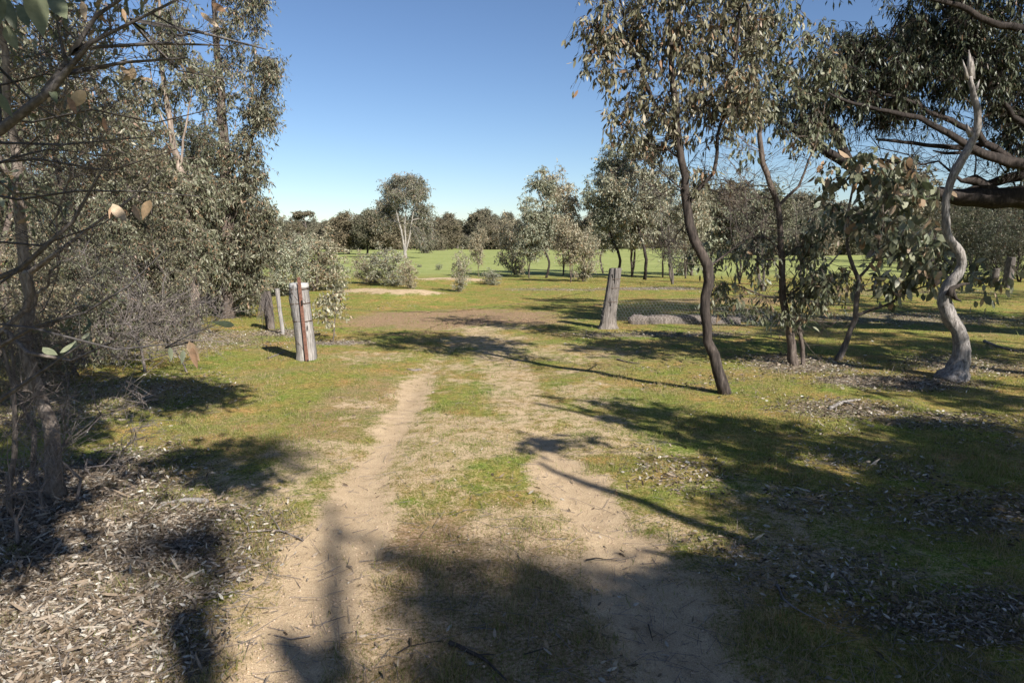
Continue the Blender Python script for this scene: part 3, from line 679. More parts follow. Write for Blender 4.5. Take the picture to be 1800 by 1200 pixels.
brush(255, 655, [(255,550,65,70,43), (310,590,60,45,27), (215,600,50,50,18), (330,540,50,50,18)], 'pinkish-grey bare shrub in the middle of the left thicket', k=3, tl=.42, tr=.0032, r=.02)
brush(200, 640, [(150,570,70,70,43), (110,610,60,40,24), (180,500,60,40,18)], 'grey bare shrub behind the near trunk', k=3, tl=.42, tr=.0032, r=.02)
brush(345, 590, [(345,530,60,50,37), (385,545,40,30,18)], 'fine bare shrub at the foot of the tallest gum', k=3, tl=.4, tr=.0032, r=.02)
brush(330, 655, [(345,620,30,25,6)], 'small bare seedling at the edge of the thicket shade', k=3, tl=.2, tr=.0018)
brush(120, 680, [(110,610,70,60,33), (40,640,60,50,24), (60,560,60,50,18)], 'dense bare twigs in the shade behind the bending trunk', k=3, tl=.4, tr=.003)

# overhanging near branch on the left; its stem stands just outside the frame
def nb():
    Yn = 2.0; base = np.array([-2.35, 1.75, 0.0]); z = gz(base)
    return make_tree('overhanging_gum', base,
        [([base+np.array([0, 0, z-.05]), (-2.3, 1.75, .8), (-2.15, 1.8, 1.5), P(-230, 330, 1.9), P(-250, 150, 1.9), P(-240, -100, 1.9)], [.06,.052,.045,.04,.03,.02]),
         ([P(-230, 330, 1.9)] + pp(Yn, (-100,290),(0,232),(50,195),(80,168),(100,148),(115,118),(124,96),(150,84),(190,55),(255,26),(310,0),(370,-30)), np.array([24,19,16,14,13,11,10,9,8,6,5,4,3.5,3])*Yn/F*.62),
         (pp(Yn, (124,96),(130,68),(162,34),(205,4),(240,-20)), np.array([5,4.5,3.5,3,2])*Yn/F),
         (pp(Yn+.02, (78,165),(95,135),(118,105),(112,70),(100,40)), np.array([7,6,4,3,2])*Yn/F),
         (pp(Yn, (120,122),(150,112),(160,92)), np.array([3,2.5,2])*Yn/F),
         (pp(Yn+.1, (112,130),(160,132),(210,112),(265,98),(330,102)), np.array([5,4,3,2.5,1.5])*Yn/F),
         (pp(Yn+.1, (150,84),(160,72),(260,74),(330,92),(400,80)), np.array([3.5,3,3,2.2,1.2])*Yn/F),
         (pp(Yn+.1, (230,35),(300,28),(350,58),(395,76),(430,88),(468,87)), np.array([4,3.5,3,2.6,2.2,1.2])*Yn/F),
         (pp(Yn+.2, (262,72),(268,95),(272,110),(330,128),(400,140)), np.array([3.2,4,3,2,1])*Yn/F),
         (pp(Yn+.1, (0,150),(60,132),(110,136),(170,140)), np.array([2.4,2,1.6,1])*Yn/F),
         (pp(Yn+.3, (-60,250),(60,240),(130,262),(200,268),(270,240)), np.array([4,3,2.5,2,1])*Yn/F),
         (pp(Yn+.3, (-60,420),(20,400),(90,440),(150,420),(240,340),(285,300)), np.array([4,3,2.5,2,1.4,1])*Yn/F),
         (pp(Yn+.3, (-60,290),(60,280),(200,300),(310,262)), np.array([3,2.5,2,1])*Yn/F),
         (pp(Yn+.2, (-80,520),(0,490),(60,455),(120,395),(170,340),(190,280)), np.array([7,6,5,4,3,1.5])*Yn/F),
         (pp(Yn+.4, (-80,330),(20,352),(110,332),(190,350),(270,330),(350,345)), np.array([3.4,3,2.5,2,1.6,1])*Yn/F),
         (pp(Yn+.1, (-60,60),(20,110),(70,190),(130,250),(220,270)), np.array([3.4,3,2.5,2,1])*Yn/F),
         (pp(Yn+.5, (-100,640),(0,610),(70,570),(160,545),(230,500),(290,440)), np.array([5,5,4,3,2,1])*Yn/F),
         (pp(Yn+.6, (-60,200),(80,215),(180,190),(280,215),(380,190)), np.array([3,3,2.5,2,1])*Yn/F),
         (pp(Yn+.3, (-80,760),(0,720),(50,660),(90,640),(150,600)), np.array([6,5,4,3,1.6])*Yn/F),
         (pp(1.9, (-90,560),(40,575),(150,600),(240,622),(300,612),(340,600)), np.array([3,2.6,2.2,1.8,1.5,1])*1.9/F),
         (pp(1.85, (290,612),(330,590),(385,568)), np.array([1.5,1.2,.8])*1.9/F)],
        [], M_SMOOTHGREY, None, 'smooth grey branch arching across the top left corner', cat='tree', zmin=1.0, rt=.0011, bare=[cl(Yn,180,90,150,80,34,.1), cl(Yn,110,250,110,80,26,.2), cl(Yn,90,400,110,60,16,.3), cl(Yn,300,60,90,60,14,.1), cl(Yn+.3,60,560,90,80,18), cl(Yn+.2,150,420,110,80,14), cl(Yn,60,40,80,60,16)],
        bare_k=2, bare_tl=.15, tr=.0010, down=0, crown=False, wob=.0015, seg=.06)
near = nb()
def one_leaf(mb, px, py, px2, py2, Yd, ratio, rnd, roll=None):
    a, b = P(px, py, Yd), P(px2, py2, Yd+random.uniform(-.02, .02)); ax = b-a; L_ = np.linalg.norm(ax); ax /= L_
    view = unit(a-np.array([0, 0, CAM_H])); roll = random.uniform(-.6, .6) if roll is None else roll
    side0 = unit(np.cross(ax, view)); n0 = np.cross(side0, ax); side = side0*math.cos(roll)+n0*math.sin(roll); nr = np.cross(side, ax)
    V, Q, T = [], [], []; S = 9; c = random.uniform(.04, .16)
    for k in range(S):
        t = k/(S-1); w = L_*ratio*.44*(math.sin(math.pi*t**.80)**.95*(1.12-.35*t) if 0 < t < 1 else .015)
        ctr = a+ax*L_*t-nr*c*L_*t*t
        V += [ctr-side*w+nr*w*.25, ctr, ctr+side*w+nr*w*.25]
        if k: i = 3*(k-1); Q += [(i, i+1, i+4, i+3), (i+1, i+2, i+5, i+4)]
    mb.add(np.array(V)-np.array(near.location), Q, None, np.full(len(V), rnd))
mb = MB()
for a in [(5,-10,28,60,1.25,.42,.3),(60,-25,72,66,1.2,.55,.6),(85,-15,124,42,1.25,.45,.5),(12,45,30,92,1.25,.6,.8),(30,8,55,52,1.3,.5,.1),(-12,160,26,208,1.4,.4,.1),(0,-20,-8,50,1.2,.5,.4)]:
    one_leaf(mb, *a)
for a in [(90,150,100,185,2.0,.4,.2),(235,45,262,52,2.1,.4,.7),(285,40,310,58,2.1,.35,.8),(165,118,190,122,2.1,.3,.9),(412,572,375,566,1.7,.3,.1),(75,610,102,627,1.7,.5,.9),(105,620,135,600,1.7,.3,1.0),(298,610,302,635,1.8,.4,.9),(322,615,320,640,1.8,.4,.6),(60,-40,110,-10,1.5,.4,.3)]:
    one_leaf(mb, *a)
mb.build('green_leaves', M_LEAF_GREEN, near, True)
mb = MB()
for a in [(198,358,222,392,1.7,.55,.9),(200,362,192,385,1.72,.5,.3),(236,360,246,390,1.7,.42,.5),(264,352,250,386,1.72,.5,.6),(150,160,118,192,2.0,.5,.9),(142,2,152,38,2.0,.4,.9),(238,122,218,142,2.1,.6,.8),(365,32,386,50,2.2,.45,1.),(352,22,378,44,2.2,.3,.8),
          (372,5,400,25,2.2,.4,.2),(312,108,328,125,2.2,.3,.9),(118,170,138,205,2.0,.3,.2),(170,20,190,45,2.0,.35,.2),(215,15,222,40,2.1,.35,.4),(180,205,188,235,2.0,.3,.1),(332,600,350,635,1.8,.55,.5),(338,610,345,650,1.8,.4,.2),
          (268,140,245,138,2.1,.3,.8),(345,128,325,118,2.1,.25,.5),(82,178,90,172,2.0,.4,.9),(212,115,232,138,2.1,.4,.6)]:
    one_leaf(mb, *a)
mb.build('dry_leaves', M_LEAF_DRY, near, True)

# ------------------------------------------------------------------ middle distance
MG = 'gums scattered at the near edge of the green paddock'
mid = [generic('paddock_gum', 6.2, 2.6, 220, M_DARKBARK, M_LEAF_PALE, 'x', 'tree', z0=.30, stems=1, ln=.14, k=5, m=5, group=MG, r0=.06, narrow=.6),
       generic('paddock_gum', 5.0, 2.6, 200, M_BROWNBARK, M_LEAF_PALE, 'x', 'tree', z0=.34, stems=2, ln=.14, k=5, m=4, group=MG, r0=.045, lean=.3),
       generic('paddock_gum', 3.4, 2.3, 130, M_BROWNBARK, M_LEAF_PALE, 'x', 'tree', z0=.10, stems=3, ln=.13, k=5, m=5, group=MG, r0=.05, lean=.8, bare=10),
       generic('paddock_gum', 5.2, 2.9, 120, M_GREYBARK, M_LEAF_PALE, 'x', 'tree', z0=.3, stems=3, ln=.09, k=4, m=2, group=MG, r0=.06, lean=.9, bare=60)]
HT = [6.2, 5.0, 3.4, 5.2]
mids = [(960,489,314,0,1.25,'tall reddish-topped gum in the centre clump of the paddock edge'),(990,484,304,1,1.15,'taller blue-green gum just right of the reddish-topped one'),(930,489,368,1,1.3,'shorter gum at the left of the centre clump'),
        (1003,497,380,1,1.4,'short gum at the front of the centre clump'),(1024,496,402,2,1.0,'small gum at the right end of the centre clump'),(905,484,385,2,1.1,'leafy low gum leftmost in the centre clump'),
        (1085,489,275,0,1.3,'gum at the left of the tall clump behind the right post'),(1133,492,244,0,1.3,'tallest gum of the clump behind the right post'),(1111,487,262,1,1.3,'gum with two stems left of tallest behind the right post'),
        (1165,488,300,1,1.1,'gum right of the tallest one behind the right post'),(1060,480,300,0,1.0,'dark bluish gum leftmost behind the right post'),(1182,500,330,3,1.0,'many-stemmed twiggy gum right of the right post'),
        (1205,490,318,1,1.1,'gum half hidden by the S-curved trunk'),(1215,484,345,2,1.2,'small gum just right of the S-curved trunk'),(1340,512,290,3,1.15,'brown twiggy gum behind the rough-barked young gum'),
        (1300,500,330,3,1.0,'thin twiggy gum left of the rough-barked young gum'),(1410,505,330,3,1.0,'twiggy gum behind the broad-leaved sapling'),
        (550,512,408,2,1.7,'spreading shrubby gum right behind the left post'),(690,503,434,2,1.9,'bushy gum shrub in front of the white-stemmed tree'),(650,500,446,2,1.9,'paler gum shrub left of the one before the white-stemmed tree'),
        (806,513,440,2,.85,'thin young gum right of the sand mound'),(841,487,400,1,.85,'upright young gum behind the thin one near the mound'),(592,508,452,2,2.0,'low gum shrub between left post and mound'),
        (490,520,396,2,1.5,'leafy gum between the thicket and the left post'),(520,505,412,1,1.5,'gum rising behind the left post'),(722,508,456,2,1.2,'drooping low gum shrub below the white-stemmed tree'),
        (868,502,474,2,2.4,'low wide bush right of the young gums'),(770,474,463,2,2.2,'tiny grey bush alone on the paddock right of the white-stemmed tree'),(738,470,464,2,3.0,'tiny low tussock on the paddock just right of the white-stemmed tree'),(1270,520,505,2,2.0,'low bush near the netting behind the S-curved trunk'),(1040,470,400,1,.9,'distant gum between the centre clump and tall clump')]
seen = set()
for px, py, top, q, w, lab in mids:
    p = G(px, py); h = P(px, top, p[1])[2]; s = h/HT[q]*1.12
    o = put(mid[q], px, py, s=s*w*.8, sz=s, first=q not in seen, label=lab, group=MG); seen.add(q)

# white-stemmed tree
YW = 72.0; wf = np.array([*P(712, 452, YW)[:2], 0])
zg = gz(wf)
def wp(*pts): return pp(YW, *pts)
make_tree('white_stemmed_gum', wf,
    [([wf+np.array([0, 0, zg-.1])]+wp((712,445),(709,425),(704,400),(701,390),(697,372),(692,350)), [.20,.15,.085,.08,.075,.06,.04]),
     (wp((712,442),(713,425),(712,405),(712,385),(714,365),(712,345)), [.085,.075,.07,.055,.035]),
     (wp((713,443),(717,428),(721,410),(724,388),(728,368),(734,348)), [.085,.075,.07,.055,.035])],
    [cl(YW,688,332,20,18,63,1.5), cl(YW,712,316,24,12,75,1), cl(YW,738,333,18,20,63,1), cl(YW,712,340,36,14,54,2.2), cl(YW,678,362,18,18,50,1.5), cl(YW,744,368,16,20,54,1), cl(YW,705,362,22,16,25,2.5), cl(YW,726,385,12,18,16,1.5), cl(YW,738,405,18,18,25,1), cl(YW,742,426,16,12,10), cl(YW,672,376,16,20,26,1), cl(YW,700,340,14,18,24,-1), cl(YW,728,338,14,18,24,-1), cl(YW,752,390,14,18,20,1), cl(YW,668,402,12,14,10,1), cl(YW,758,412,10,14,8,1), cl(YW,680,388,14,14,25,1)],
    M_WHITEBARK, M_LEAF, 'tall round-crowned gum with three white stems standing in the green paddock', zmin=3.5, k=5, tl=.7, m=5, ln=.20, ratio=.35, rt=.012, seg=.7, tr=.006, up=.3)

# far tree line
FG = 'gums of the distant tree line beyond the green paddock'; FL = 'grey-green gum in the distant tree line beyond the green paddock'
far = []
for q, (h, w, z0, st) in enumerate([(9.5, 7.5, .22, 2), (8.0, 7.0, .12, 2), (11.0, 7.0, .35, 1), (5.5, 6.0, .06, 3)]):
    far.append(generic('distant_gum', h, w, 230, M_GREYBARK if q % 2 else M_DARKBARK, M_FARLEAF, FL, 'tree', z0=z0, stems=st, r0=.2, ln=.30, k=5, m=7, tl=1.1, ratio=.5, group=FG, rt=.02, seg=.9, tr=.008, narrow=.5))
seen = set(); rf = np.random.default_rng(3)
def putfar(px, Yd, q, s, lab=FL):
    x = (px-900)/F*Yd; loc = (x, Yd, float(H(x, Yd))-.1); o = far[q]
    sc = (s*rf.uniform(.9, 1.2), s*rf.uniform(.9, 1.2), s)
    if q not in seen: seen.add(q); o.location = loc; o.scale = sc; o['label'] = lab
    else: copy_tree(o, loc, rf.random()*6.28, sc, lab, FG)
for px in np.arange(425, 1270, 9.5):
    putfar(px+rf.normal()*4, rf.uniform(185, 215), int(rf.choice([0, 1, 1, 2])), rf.uniform(.8, 1.05))
for px in np.arange(430, 1270, 17):
    putfar(px+rf.normal()*5, rf.uniform(165, 182), int(rf.choice([0, 1, 3, 3])), rf.uniform(.65, .9))
for px in np.arange(1255, 1900, 15):
    putfar(px+rf.normal()*5, rf.uniform(105, 135), int(rf.choice([0, 1, 2])), rf.uniform(.8, 1.1))
for px in np.arange(1245, 1900, 20):
    putfar(px+rf.normal()*6, rf.uniform(90, 104), int(rf.choice([0, 1, 3])), rf.uniform(.6, .85))
for px in np.arange(-350, 430, 28):
    putfar(px+rf.normal()*8, rf.uniform(60, 120), int(rf.choice([0, 1, 2])), rf.uniform(.7, 1.0))
for px, Yd, q, s, lab in [(615,98,0,.66,'mid-size brownish gum left of the white-stemmed tree, nearer than the tree line'),(648,96,2,.60,'upright brownish gum second left of the white-stemmed tree'),(680,94,0,.72,'spreading brownish gum touching the left of the white-stemmed tree'),
                          (598,112,3,.75,'round pale bush at the left edge of the paddock'),(752,110,1,.45,'low gum right of the white-stemmed tree'),(768,140,3,.75,'dark solitary bush right of the white-stemmed tree on the paddock'),
                          (1290,70,2,.75,'dark tall gum behind the S-curved trunk on the right'),(1345,66,0,.8,'broad dark gum behind the rough-barked young gum'),(1565,60,2,.85,'tall gum in the wood behind the broad-leaved sapling')]:
    putfar(px, Yd, q, s, lab)

# emergent umbrella-crowned gums
for px, top, Yd, w, lab in [(541,372,190,20,'flat-topped gum standing above the tree line left of centre'),(586,390,190,12,'small flat-topped gum rising above the tree line, right of the bigger one'),(838,375,188,14,'lone umbrella-crowned gum above the centre tree line'),
                            (805,388,190,9,'small umbrella crown left of the lone one above the centre tree line'),(780,390,196,9,'small tuft-crowned gum above the tree line right of the white-stemmed tree')]:
    f0 = np.array([(px-900)/F*Yd, Yd, 0.]); zt = P(px, top, Yd)[2]; z0 = gz(f0); s = Yd/F
    make_tree('umbrella_gum', f0, [([f0+np.array([0, 0, z0-.2]), f0+np.array([.3, 0, z0+zt*.5]), f0+np.array([-.2, 0, z0+zt*.8])], [.3,.2,.12]),
        ([f0+np.array([0, 0, z0+zt*.6]), f0+np.array([-w*s*.7, 0, z0+zt*.88])], [.12,.05]), ([f0+np.array([0, 0, z0+zt*.65]), f0+np.array([w*s*.7, 0, z0+zt*.88])], [.12,.05])],
        [(f0+np.array([0, 0, z0+zt*.95]), (w*s, w*s, .5), 60), (f0+np.array([-w*s*.6, 0, z0+zt*.85]), (w*s*.5, w*s*.5, .4), 20)], M_GREYBARK, M_FARLEAF, lab, zmin=zt*.5, rt=.03, seg=.8, k=4, tl=.7, m=5, ln=.4, ratio=.55, tr=.01)

# right-hand middle wood, its shade put into darker leaf colours
WG = 'gums of the shaded wood on the right'
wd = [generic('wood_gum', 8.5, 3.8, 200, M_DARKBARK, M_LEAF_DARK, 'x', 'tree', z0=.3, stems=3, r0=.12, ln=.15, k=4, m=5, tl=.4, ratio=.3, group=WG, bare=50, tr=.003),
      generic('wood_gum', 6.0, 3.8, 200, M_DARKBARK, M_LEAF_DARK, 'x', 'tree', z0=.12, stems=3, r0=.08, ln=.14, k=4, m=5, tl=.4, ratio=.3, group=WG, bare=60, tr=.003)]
seen = set(); names = ['wood gum behind the white snag','wood gum left of the white snag','wood gum right of the white snag','wood gum at the far right edge of the frame','dark wood gum behind the small grey post','wood gum far behind the long low limb',
    'low wood gum below the long low limb','wood gum seen between snag and broad-leaved sapling','wood gum at the left start of the shaded wood','bushy wood gum behind the broad-leaved sapling','wood gum deep in the shade at the right','low bushy wood gum beside the right edge','slim wood gum in the second row behind snag','wood gum in the back row right of snag']
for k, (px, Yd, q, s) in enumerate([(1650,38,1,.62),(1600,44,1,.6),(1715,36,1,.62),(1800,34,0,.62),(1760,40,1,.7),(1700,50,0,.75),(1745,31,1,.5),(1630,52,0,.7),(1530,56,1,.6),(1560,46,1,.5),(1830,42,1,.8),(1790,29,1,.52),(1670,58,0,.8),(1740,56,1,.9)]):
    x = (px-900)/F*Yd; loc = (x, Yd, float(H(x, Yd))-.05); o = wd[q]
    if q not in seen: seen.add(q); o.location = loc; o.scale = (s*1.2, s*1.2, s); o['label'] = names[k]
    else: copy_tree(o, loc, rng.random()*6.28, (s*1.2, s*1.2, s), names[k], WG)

# small leafy growth by the left post, fallen leafy branch
for px, py, top, wr, lab in [(585,598,500,26,'straggly leafy seedling just right of the left post'),(572,560,515,30,'leafy low seedling behind the right side of the left post')]:
    g = G(px, py); Yk = g[1]; zt = P(px, top, Yk)[2]
    make_tree('gum_seedling', g, [([g+np.array([0, 0, gz(g)-.02]), P(px+3, (py+top)/2, Yk), P(px, top+8, Yk)], [.012,.009,.005])],
        [cl(Yk, px, (py+top)/2, wr, (py-top)*.45, 26), cl(Yk, px+8, top+12, wr*.7, 12, 12)], M_GREYBARK, M_LEAF_PALE, lab, None, 'seedling', zmin=.05, k=3, tl=.12, m=3, ln=.075, ratio=.4, rt=.0022, fine=True, down=0)

# trees standing behind and beside the camera; they shade the foreground
OG = 'gums standing behind and beside the viewpoint'
def off_tree(x, y, path, rad, clumps, lab, **kw):
    b = np.array([x, y, 0.]); z = gz(b)
    return make_tree('tall_gum', b, [([b+np.array([0, 0, z-.05])]+[b+np.array(p) for p in path], rad)], [(b+np.array(c), r, n) for c, r, n in clumps], M_BROWNBARK, M_LEAF, lab, OG, **{**dict(zmin=2.4, k=5, tl=.26, m=6, ln=.13, ratio=.36, rt=.005), **kw})
SH = (math.sin(SUN_AZ)/math.tan(SUN_EL), math.cos(SUN_AZ)/math.tan(SUN_EL))
def sclump(px, py, h, r, n, rh=None):
    """crown clump at height h whose shadow the sun lays on the ground seen at (px, py)"""
    g = G(px, py); return (g[0]+SH[0]*h, g[1]+SH[1]*h, h), (r, r, rh or r*.6), n
def shade_tree(x, y, path, rad, cls, lab, **kw):
    return off_tree(x, y, path, rad, [((c[0]-x, c[1]-y, c[2]), r, n) for c, r, n in cls], lab, **kw)
shade_tree(5.2, .4, [(.1, .1, 1.5), (-.1, .2, 3.0), (.2, .1, 4.5), (0, 0, 6.2)], [.13,.11,.09,.07,.03],
    [sclump(1180,745,4.2,.75,21,.35), sclump(1090,715,4.6,.6,10,.3), sclump(1330,760,4.6,.9,25,.4), sclump(930,765,4.4,.28,4,.15), sclump(1500,850,4.6,1.1,48,.4), sclump(1650,760,5.2,.9,30,.4)],
    'tall gum out of view right of the viewpoint')
shade_tree(4.6, -.9, [(0, .1, 1.4), (-.2, .2, 2.8), (.0, .1, 4.2), (.1, 0, 5.6)], [.10,.09,.075,.06,.025],
    [sclump(1500,930,4.0,.6,60,.35), sclump(1350,900,4.1,.35,20,.2), sclump(1700,830,4.4,.8,70,.4), sclump(1600,1050,3.8,.7,80,.4), sclump(1420,1160,3.6,.5,50,.3), sclump(1250,1010,3.9,.25,14,.15), sclump(1650,950,3.9,.75,95,.4), sclump(1800,1060,3.9,.8,105,.4), sclump(1480,1080,3.6,.55,66,.3), sclump(1700,1180,3.8,.7,95,.4), sclump(1320,1150,3.8,.42,54,.3), sclump(1500,1230,3.6,.5,59,.3)],
    'slimmer gum out of view right of the viewpoint')
def shp(px, py, h): g = G(px, py); return (g[0]+SH[0]*h, g[1]+SH[1]*h, h)
def lean_tree(x, y, pts, rad, cls, lab): 
    w = [shp(*p) for p in pts]; return shade_tree(x, y, [(a-x, b-y, c) for a, b, c in w], rad, cls, lab, zmin=w[-1][2]-1.2, rt=.003, tl=.34)
lean_tree(4.4, -4.4, [(606,1290,7.4), (600,1195,8.2), (593,1080,9), (590,960,10), (580,880,11)], [.09,.06,.055,.05,.045,.03],
    [sclump(860,1060,10.4,.5,17,.3), sclump(1010,1160,10.2,.55,22,.35), sclump(1180,1060,10.6,.5,18,.3), sclump(1150,1230,10.3,.7,36,.35), sclump(900,1250,10.2,.5,26,.35)],
    'leaning gum behind the viewpoint')
lean_tree(4.6, -6.2, [(375,1290,8), (366,1195,9), (360,1100,10), (372,1000,11), (380,930,12)], [.10,.08,.07,.06,.045,.025], [sclump(420,800,12.5,.45,10), sclump(330,930,12.3,.35,6)], 'slim gum farther behind the viewpoint')
shade_tree(9.0, 5.2, [(.1, .1, 2), (-.1, .2, 4), (.2, .1, 6), (0, 0, 8)], [.16,.14,.11,.08,.03],
    [sclump(1500,620,5.2,1.2,70,.5), sclump(1750,620,5.4,1.6,70,.5), sclump(1780,790,5.0,1.0,50,.5), sclump(1700,690,5.0,1.1,60,.5), sclump(1250,610,5.6,1.0,40,.4), sclump(1100,610,6.0,1.0,34,.3), sclump(1400,580,6.4,1.2,50,.4)], 'gum out of view beside the right edge')
shade_tree(12.5, 8.0, [(.1, .1, 2), (-.1, .2, 4), (.2, .1, 6), (0, 0, 8.5)], [.2,.17,.13,.09,.03],
    [sclump(1600,545,6.2,1.8,130,.6), sclump(1760,560,6.2,2.2,170,.6), sclump(1450,525,6.8,2.4,120,.6), sclump(1780,520,6.8,3,140,.6), sclump(1620,600,6.0,1.2,60,.5), sclump(1300,545,6.8,1.4,50,.5), sclump(990,526,7.6,1.1,40,.35), sclump(1150,532,7.4,1.6,50,.4)], 'broad gum out of view far to the right')
shade_tree(-1.6, -.4, [(.05, .0, 1.8), (-.1, .1, 3.2), (.0, .1, 5.0)], [.09,.08,.06,.03],
    [sclump(120,740,3.6,.6,30,.3), sclump(330,690,4.6,.6,50,.3), sclump(240,680,4.6,.7,60,.3), sclump(150,670,4.8,.8,50,.3), sclump(60,800,4.6,.6,34,.35), sclump(-60,900,4.2,.6,34,.35), sclump(10,690,5.2,.8,40,.4), sclump(350,800,4.0,.4,12,.25), sclump(400,830,4.0,.3,8,.2), sclump(0,960,3.4,.35,20,.2)], 'gum out of view left of the viewpoint')

# ------------------------------------------------------------------ fence and posts
def post_mesh(b, zs, cx, rx, ry, sides=22, seed=0, mat=None, groove=.05, dy=None):
    mb = MB(); r2 = np.random.default_rng(seed); ang = np.linspace(0, 2*math.pi, sides, endpoint=False)
    gr = 1+groove*(r2.random(sides)-.5)*2; V = []
    zz = np.linspace(zs[0], zs[-1], 34)
    for z in zz:
        a = np.interp(z, zs, rx); c = np.interp(z, zs, ry); o = np.interp(z, zs, cx); g2 = gr*(1+.03*(r2.random(sides)-.5))
        e = .82  # squarish round
        x = np.sign(np.cos(ang))*np.abs(np.cos(ang))**e; y = np.sign(np.sin(ang))*np.abs(np.sin(ang))**e
        top = 1 if z < zs[-1]-1e-6 else .98
        V.append(np.stack([o+a*x*g2*top, c*y*g2*top+(0 if dy is None else np.interp(z, zs, dy)), np.full(sides, z)+(.006*(r2.random(sides)-.5) if z == zs[-1] else 0)], 1))
    m = len(V); V = np.vstack(V); i = np.arange(m-1)[:, None]*sides; j = np.arange(sides)[None]; j2 = (j+1) % sides
    Q = np.stack([i+j, i+j2, i+sides+j2, i+sides+j], -1).reshape(-1, 4)
    V = np.vstack([V, [cx[-1], 0 if dy is None else dy[-1], zs[-1]-.004]]); T = [((m-1)*sides+k, (m-1)*sides+(k+1) % sides, len(V)-1) for k in range(sides)]
    mb.add(V, Q, T); return mb
def ring(mb, cx, z, rx, ry, r=.004, tilt=0, cy=0, n=24):
    a = np.linspace(0, 2*math.pi, n+1); e = .82
    x = np.sign(np.cos(a))*np.abs(np.cos(a))**e; y = np.sign(np.sin(a))*np.abs(np.sin(a))**e
    pts = np.stack([cx+rx*x, cy+ry*y, z+tilt*x], 1); tube(mb, pts, r, 6, 0, cap=False)
# left strainer post
gL = G(535, 632); bL = np.array([gL[0], gL[1], gz(gL)]); uL = gL[1]/F
lp = empty('strainer_post', bL, 'thick weathered grey post with wire bands and a rusty steel stake in front', 'fence post')
zs = [-.05, 0, .12, .35, .55, .75, .86, .95, 1.06]
cxs = [.03, .03, .035, .015, .0, -.02, -.035, -.035, -.03]; rxs = [.145, .140, .132, .126, .123, .128, .136, .128, .120]
post_mesh(bL, zs, cxs, rxs, [.14]*9, seed=2, groove=.09).build('post', M_POST, lp)
mb = post_mesh(bL, [1.02, 1.04, 1.078], [-.03]*3, [.124, .127, .122], [.143, .144, .139], seed=4, groove=.03); mb.build('top_band', M_POSTTOP, lp)
for z, rx, c, t in ((1.0, .127, -.033, .004), (.80, .134, -.026, .006), (.555, .127, 0, .002)): mb = MB(); ring(mb, c, z, rx+.003, .148, .0045, t); mb.build('wire_band', M_WIRE, lp)
mb = MB()
tube(mb, [(-.10, -.15, .98), (-.02, -.15, .86), (.08, -.15, .80)], .003, 4); tube(mb, [(-.06, -.148, .30), (.04, -.15, .16), (.09, -.145, .10)], .003, 4); tube(mb, [(.02, -.15, .93), (.10, -.146, .82)], .003, 4)
mb.build('wire_scrap', M_WIRE, lp)
mb = MB()  # checks and knots in the timber
for a, b, r in (((-.135, -.10, .98), (-.09, -.145, .85), .007), ((.10, -.12, .50), (.10, -.13, .42), .008), ((-.13, -.09, .70), (-.12, -.10, .60), .005)): tube(mb, [a, (np.array(a)+b)/2, b], [r*.4, r, r*.3], 5)
mb.build('crack', M_BLACK, lp)
# steel star picket leaning on the post
pk = MB(); p0 = np.array([.105, -.185, -.15]); p1 = np.array([.025, -.175, 1.17])
ax = unit(p1-p0); sx = unit(np.cross(ax, [0, 1, 0])); sy = np.cross(ax, sx)
def slab(mb, a, b, c, d, e):  # a..b axis, half width vector c, half thickness vector d
    V = []; 
    for s in (a, b):
        for p, q in ((-1, -1), (1, -1), (1, 1), (-1, 1)): V.append(s+c*p+d*q)
    mb.add(V, [(0, 1, 2, 3), (4, 7, 6, 5), (0, 4, 5, 1), (1, 5, 6, 2), (2, 6, 7, 3), (3, 7, 4, 0)])
slab(pk, p0, p1, sx*.023, sy*.003, 0); slab(pk, p0+sy*-.016, p1+sy*-.016, sx*.003, sy*.016, 0)
st = pk.build('steel_stake', M_RUST, None, False); st.location = bL
tag(st, 'rusty steel stake standing against the front of the left post', 'steel stake')
mb = MB()
for t in (.76, .11):
    c = p0+(p1-p0)*t*.97+.0; c = c+np.array([.018, -.02, .0]); slab(mb, c-ax*.035, c+ax*.035, sx*.008, sy*.004, 0)
for t in (.2, .32, .44, .56, .66, .86, .94):
    c = p0+(p1-p0)*t+sx*.0-sy*.033; slab(mb, c-ax*.006, c+ax*.006, sx*.004, sy*.002, 0)
mb.build('slot', M_BLACK, st, False)

# right strainer post (leans to the right)
gR = G(1070, 579); bR = np.array([gR[0], gR[1], gz(gR)]); 
rp = empty('strainer_post', bR, 'thick weathered post with split top leaning right, beside the fallen log', 'fence post')
zs = [-.05, 0, .08, .25, .5, .8, 1.0, 1.15]
post_mesh(bR, zs, [-.03, -.03, -.02, -.01, .02, .06, .08, .10], [.23, .205, .155, .135, .125, .118, .114, .112], [.16, .16, .15, .135, .125, .12, .116, .114], seed=9, groove=.16).build('post', M_POSTDARK, rp)
for z, c in ((.52, .022), (.78, .058), (.95, .076)): mb = MB(); ring(mb, c, z, .130-(z-.5)*.02, .133-(z-.5)*.02, .004, .004); mb.build('wire_band', M_WIRE, rp)
mb = MB(); tube(mb, [(.085, -.118, 1.16), (.082, -.122, 1.0), (.075, -.124, .86)], [.010, .008, .003], 5); tube(mb, [(.00, -.132, .6), (.01, -.136, .45)], [.003, .006], 5)
tube(mb, [(.03, -.12, 1.04), (.04, -.125, .97)], [.012, .004], 6); mb.build('crack', M_BLACK, rp)

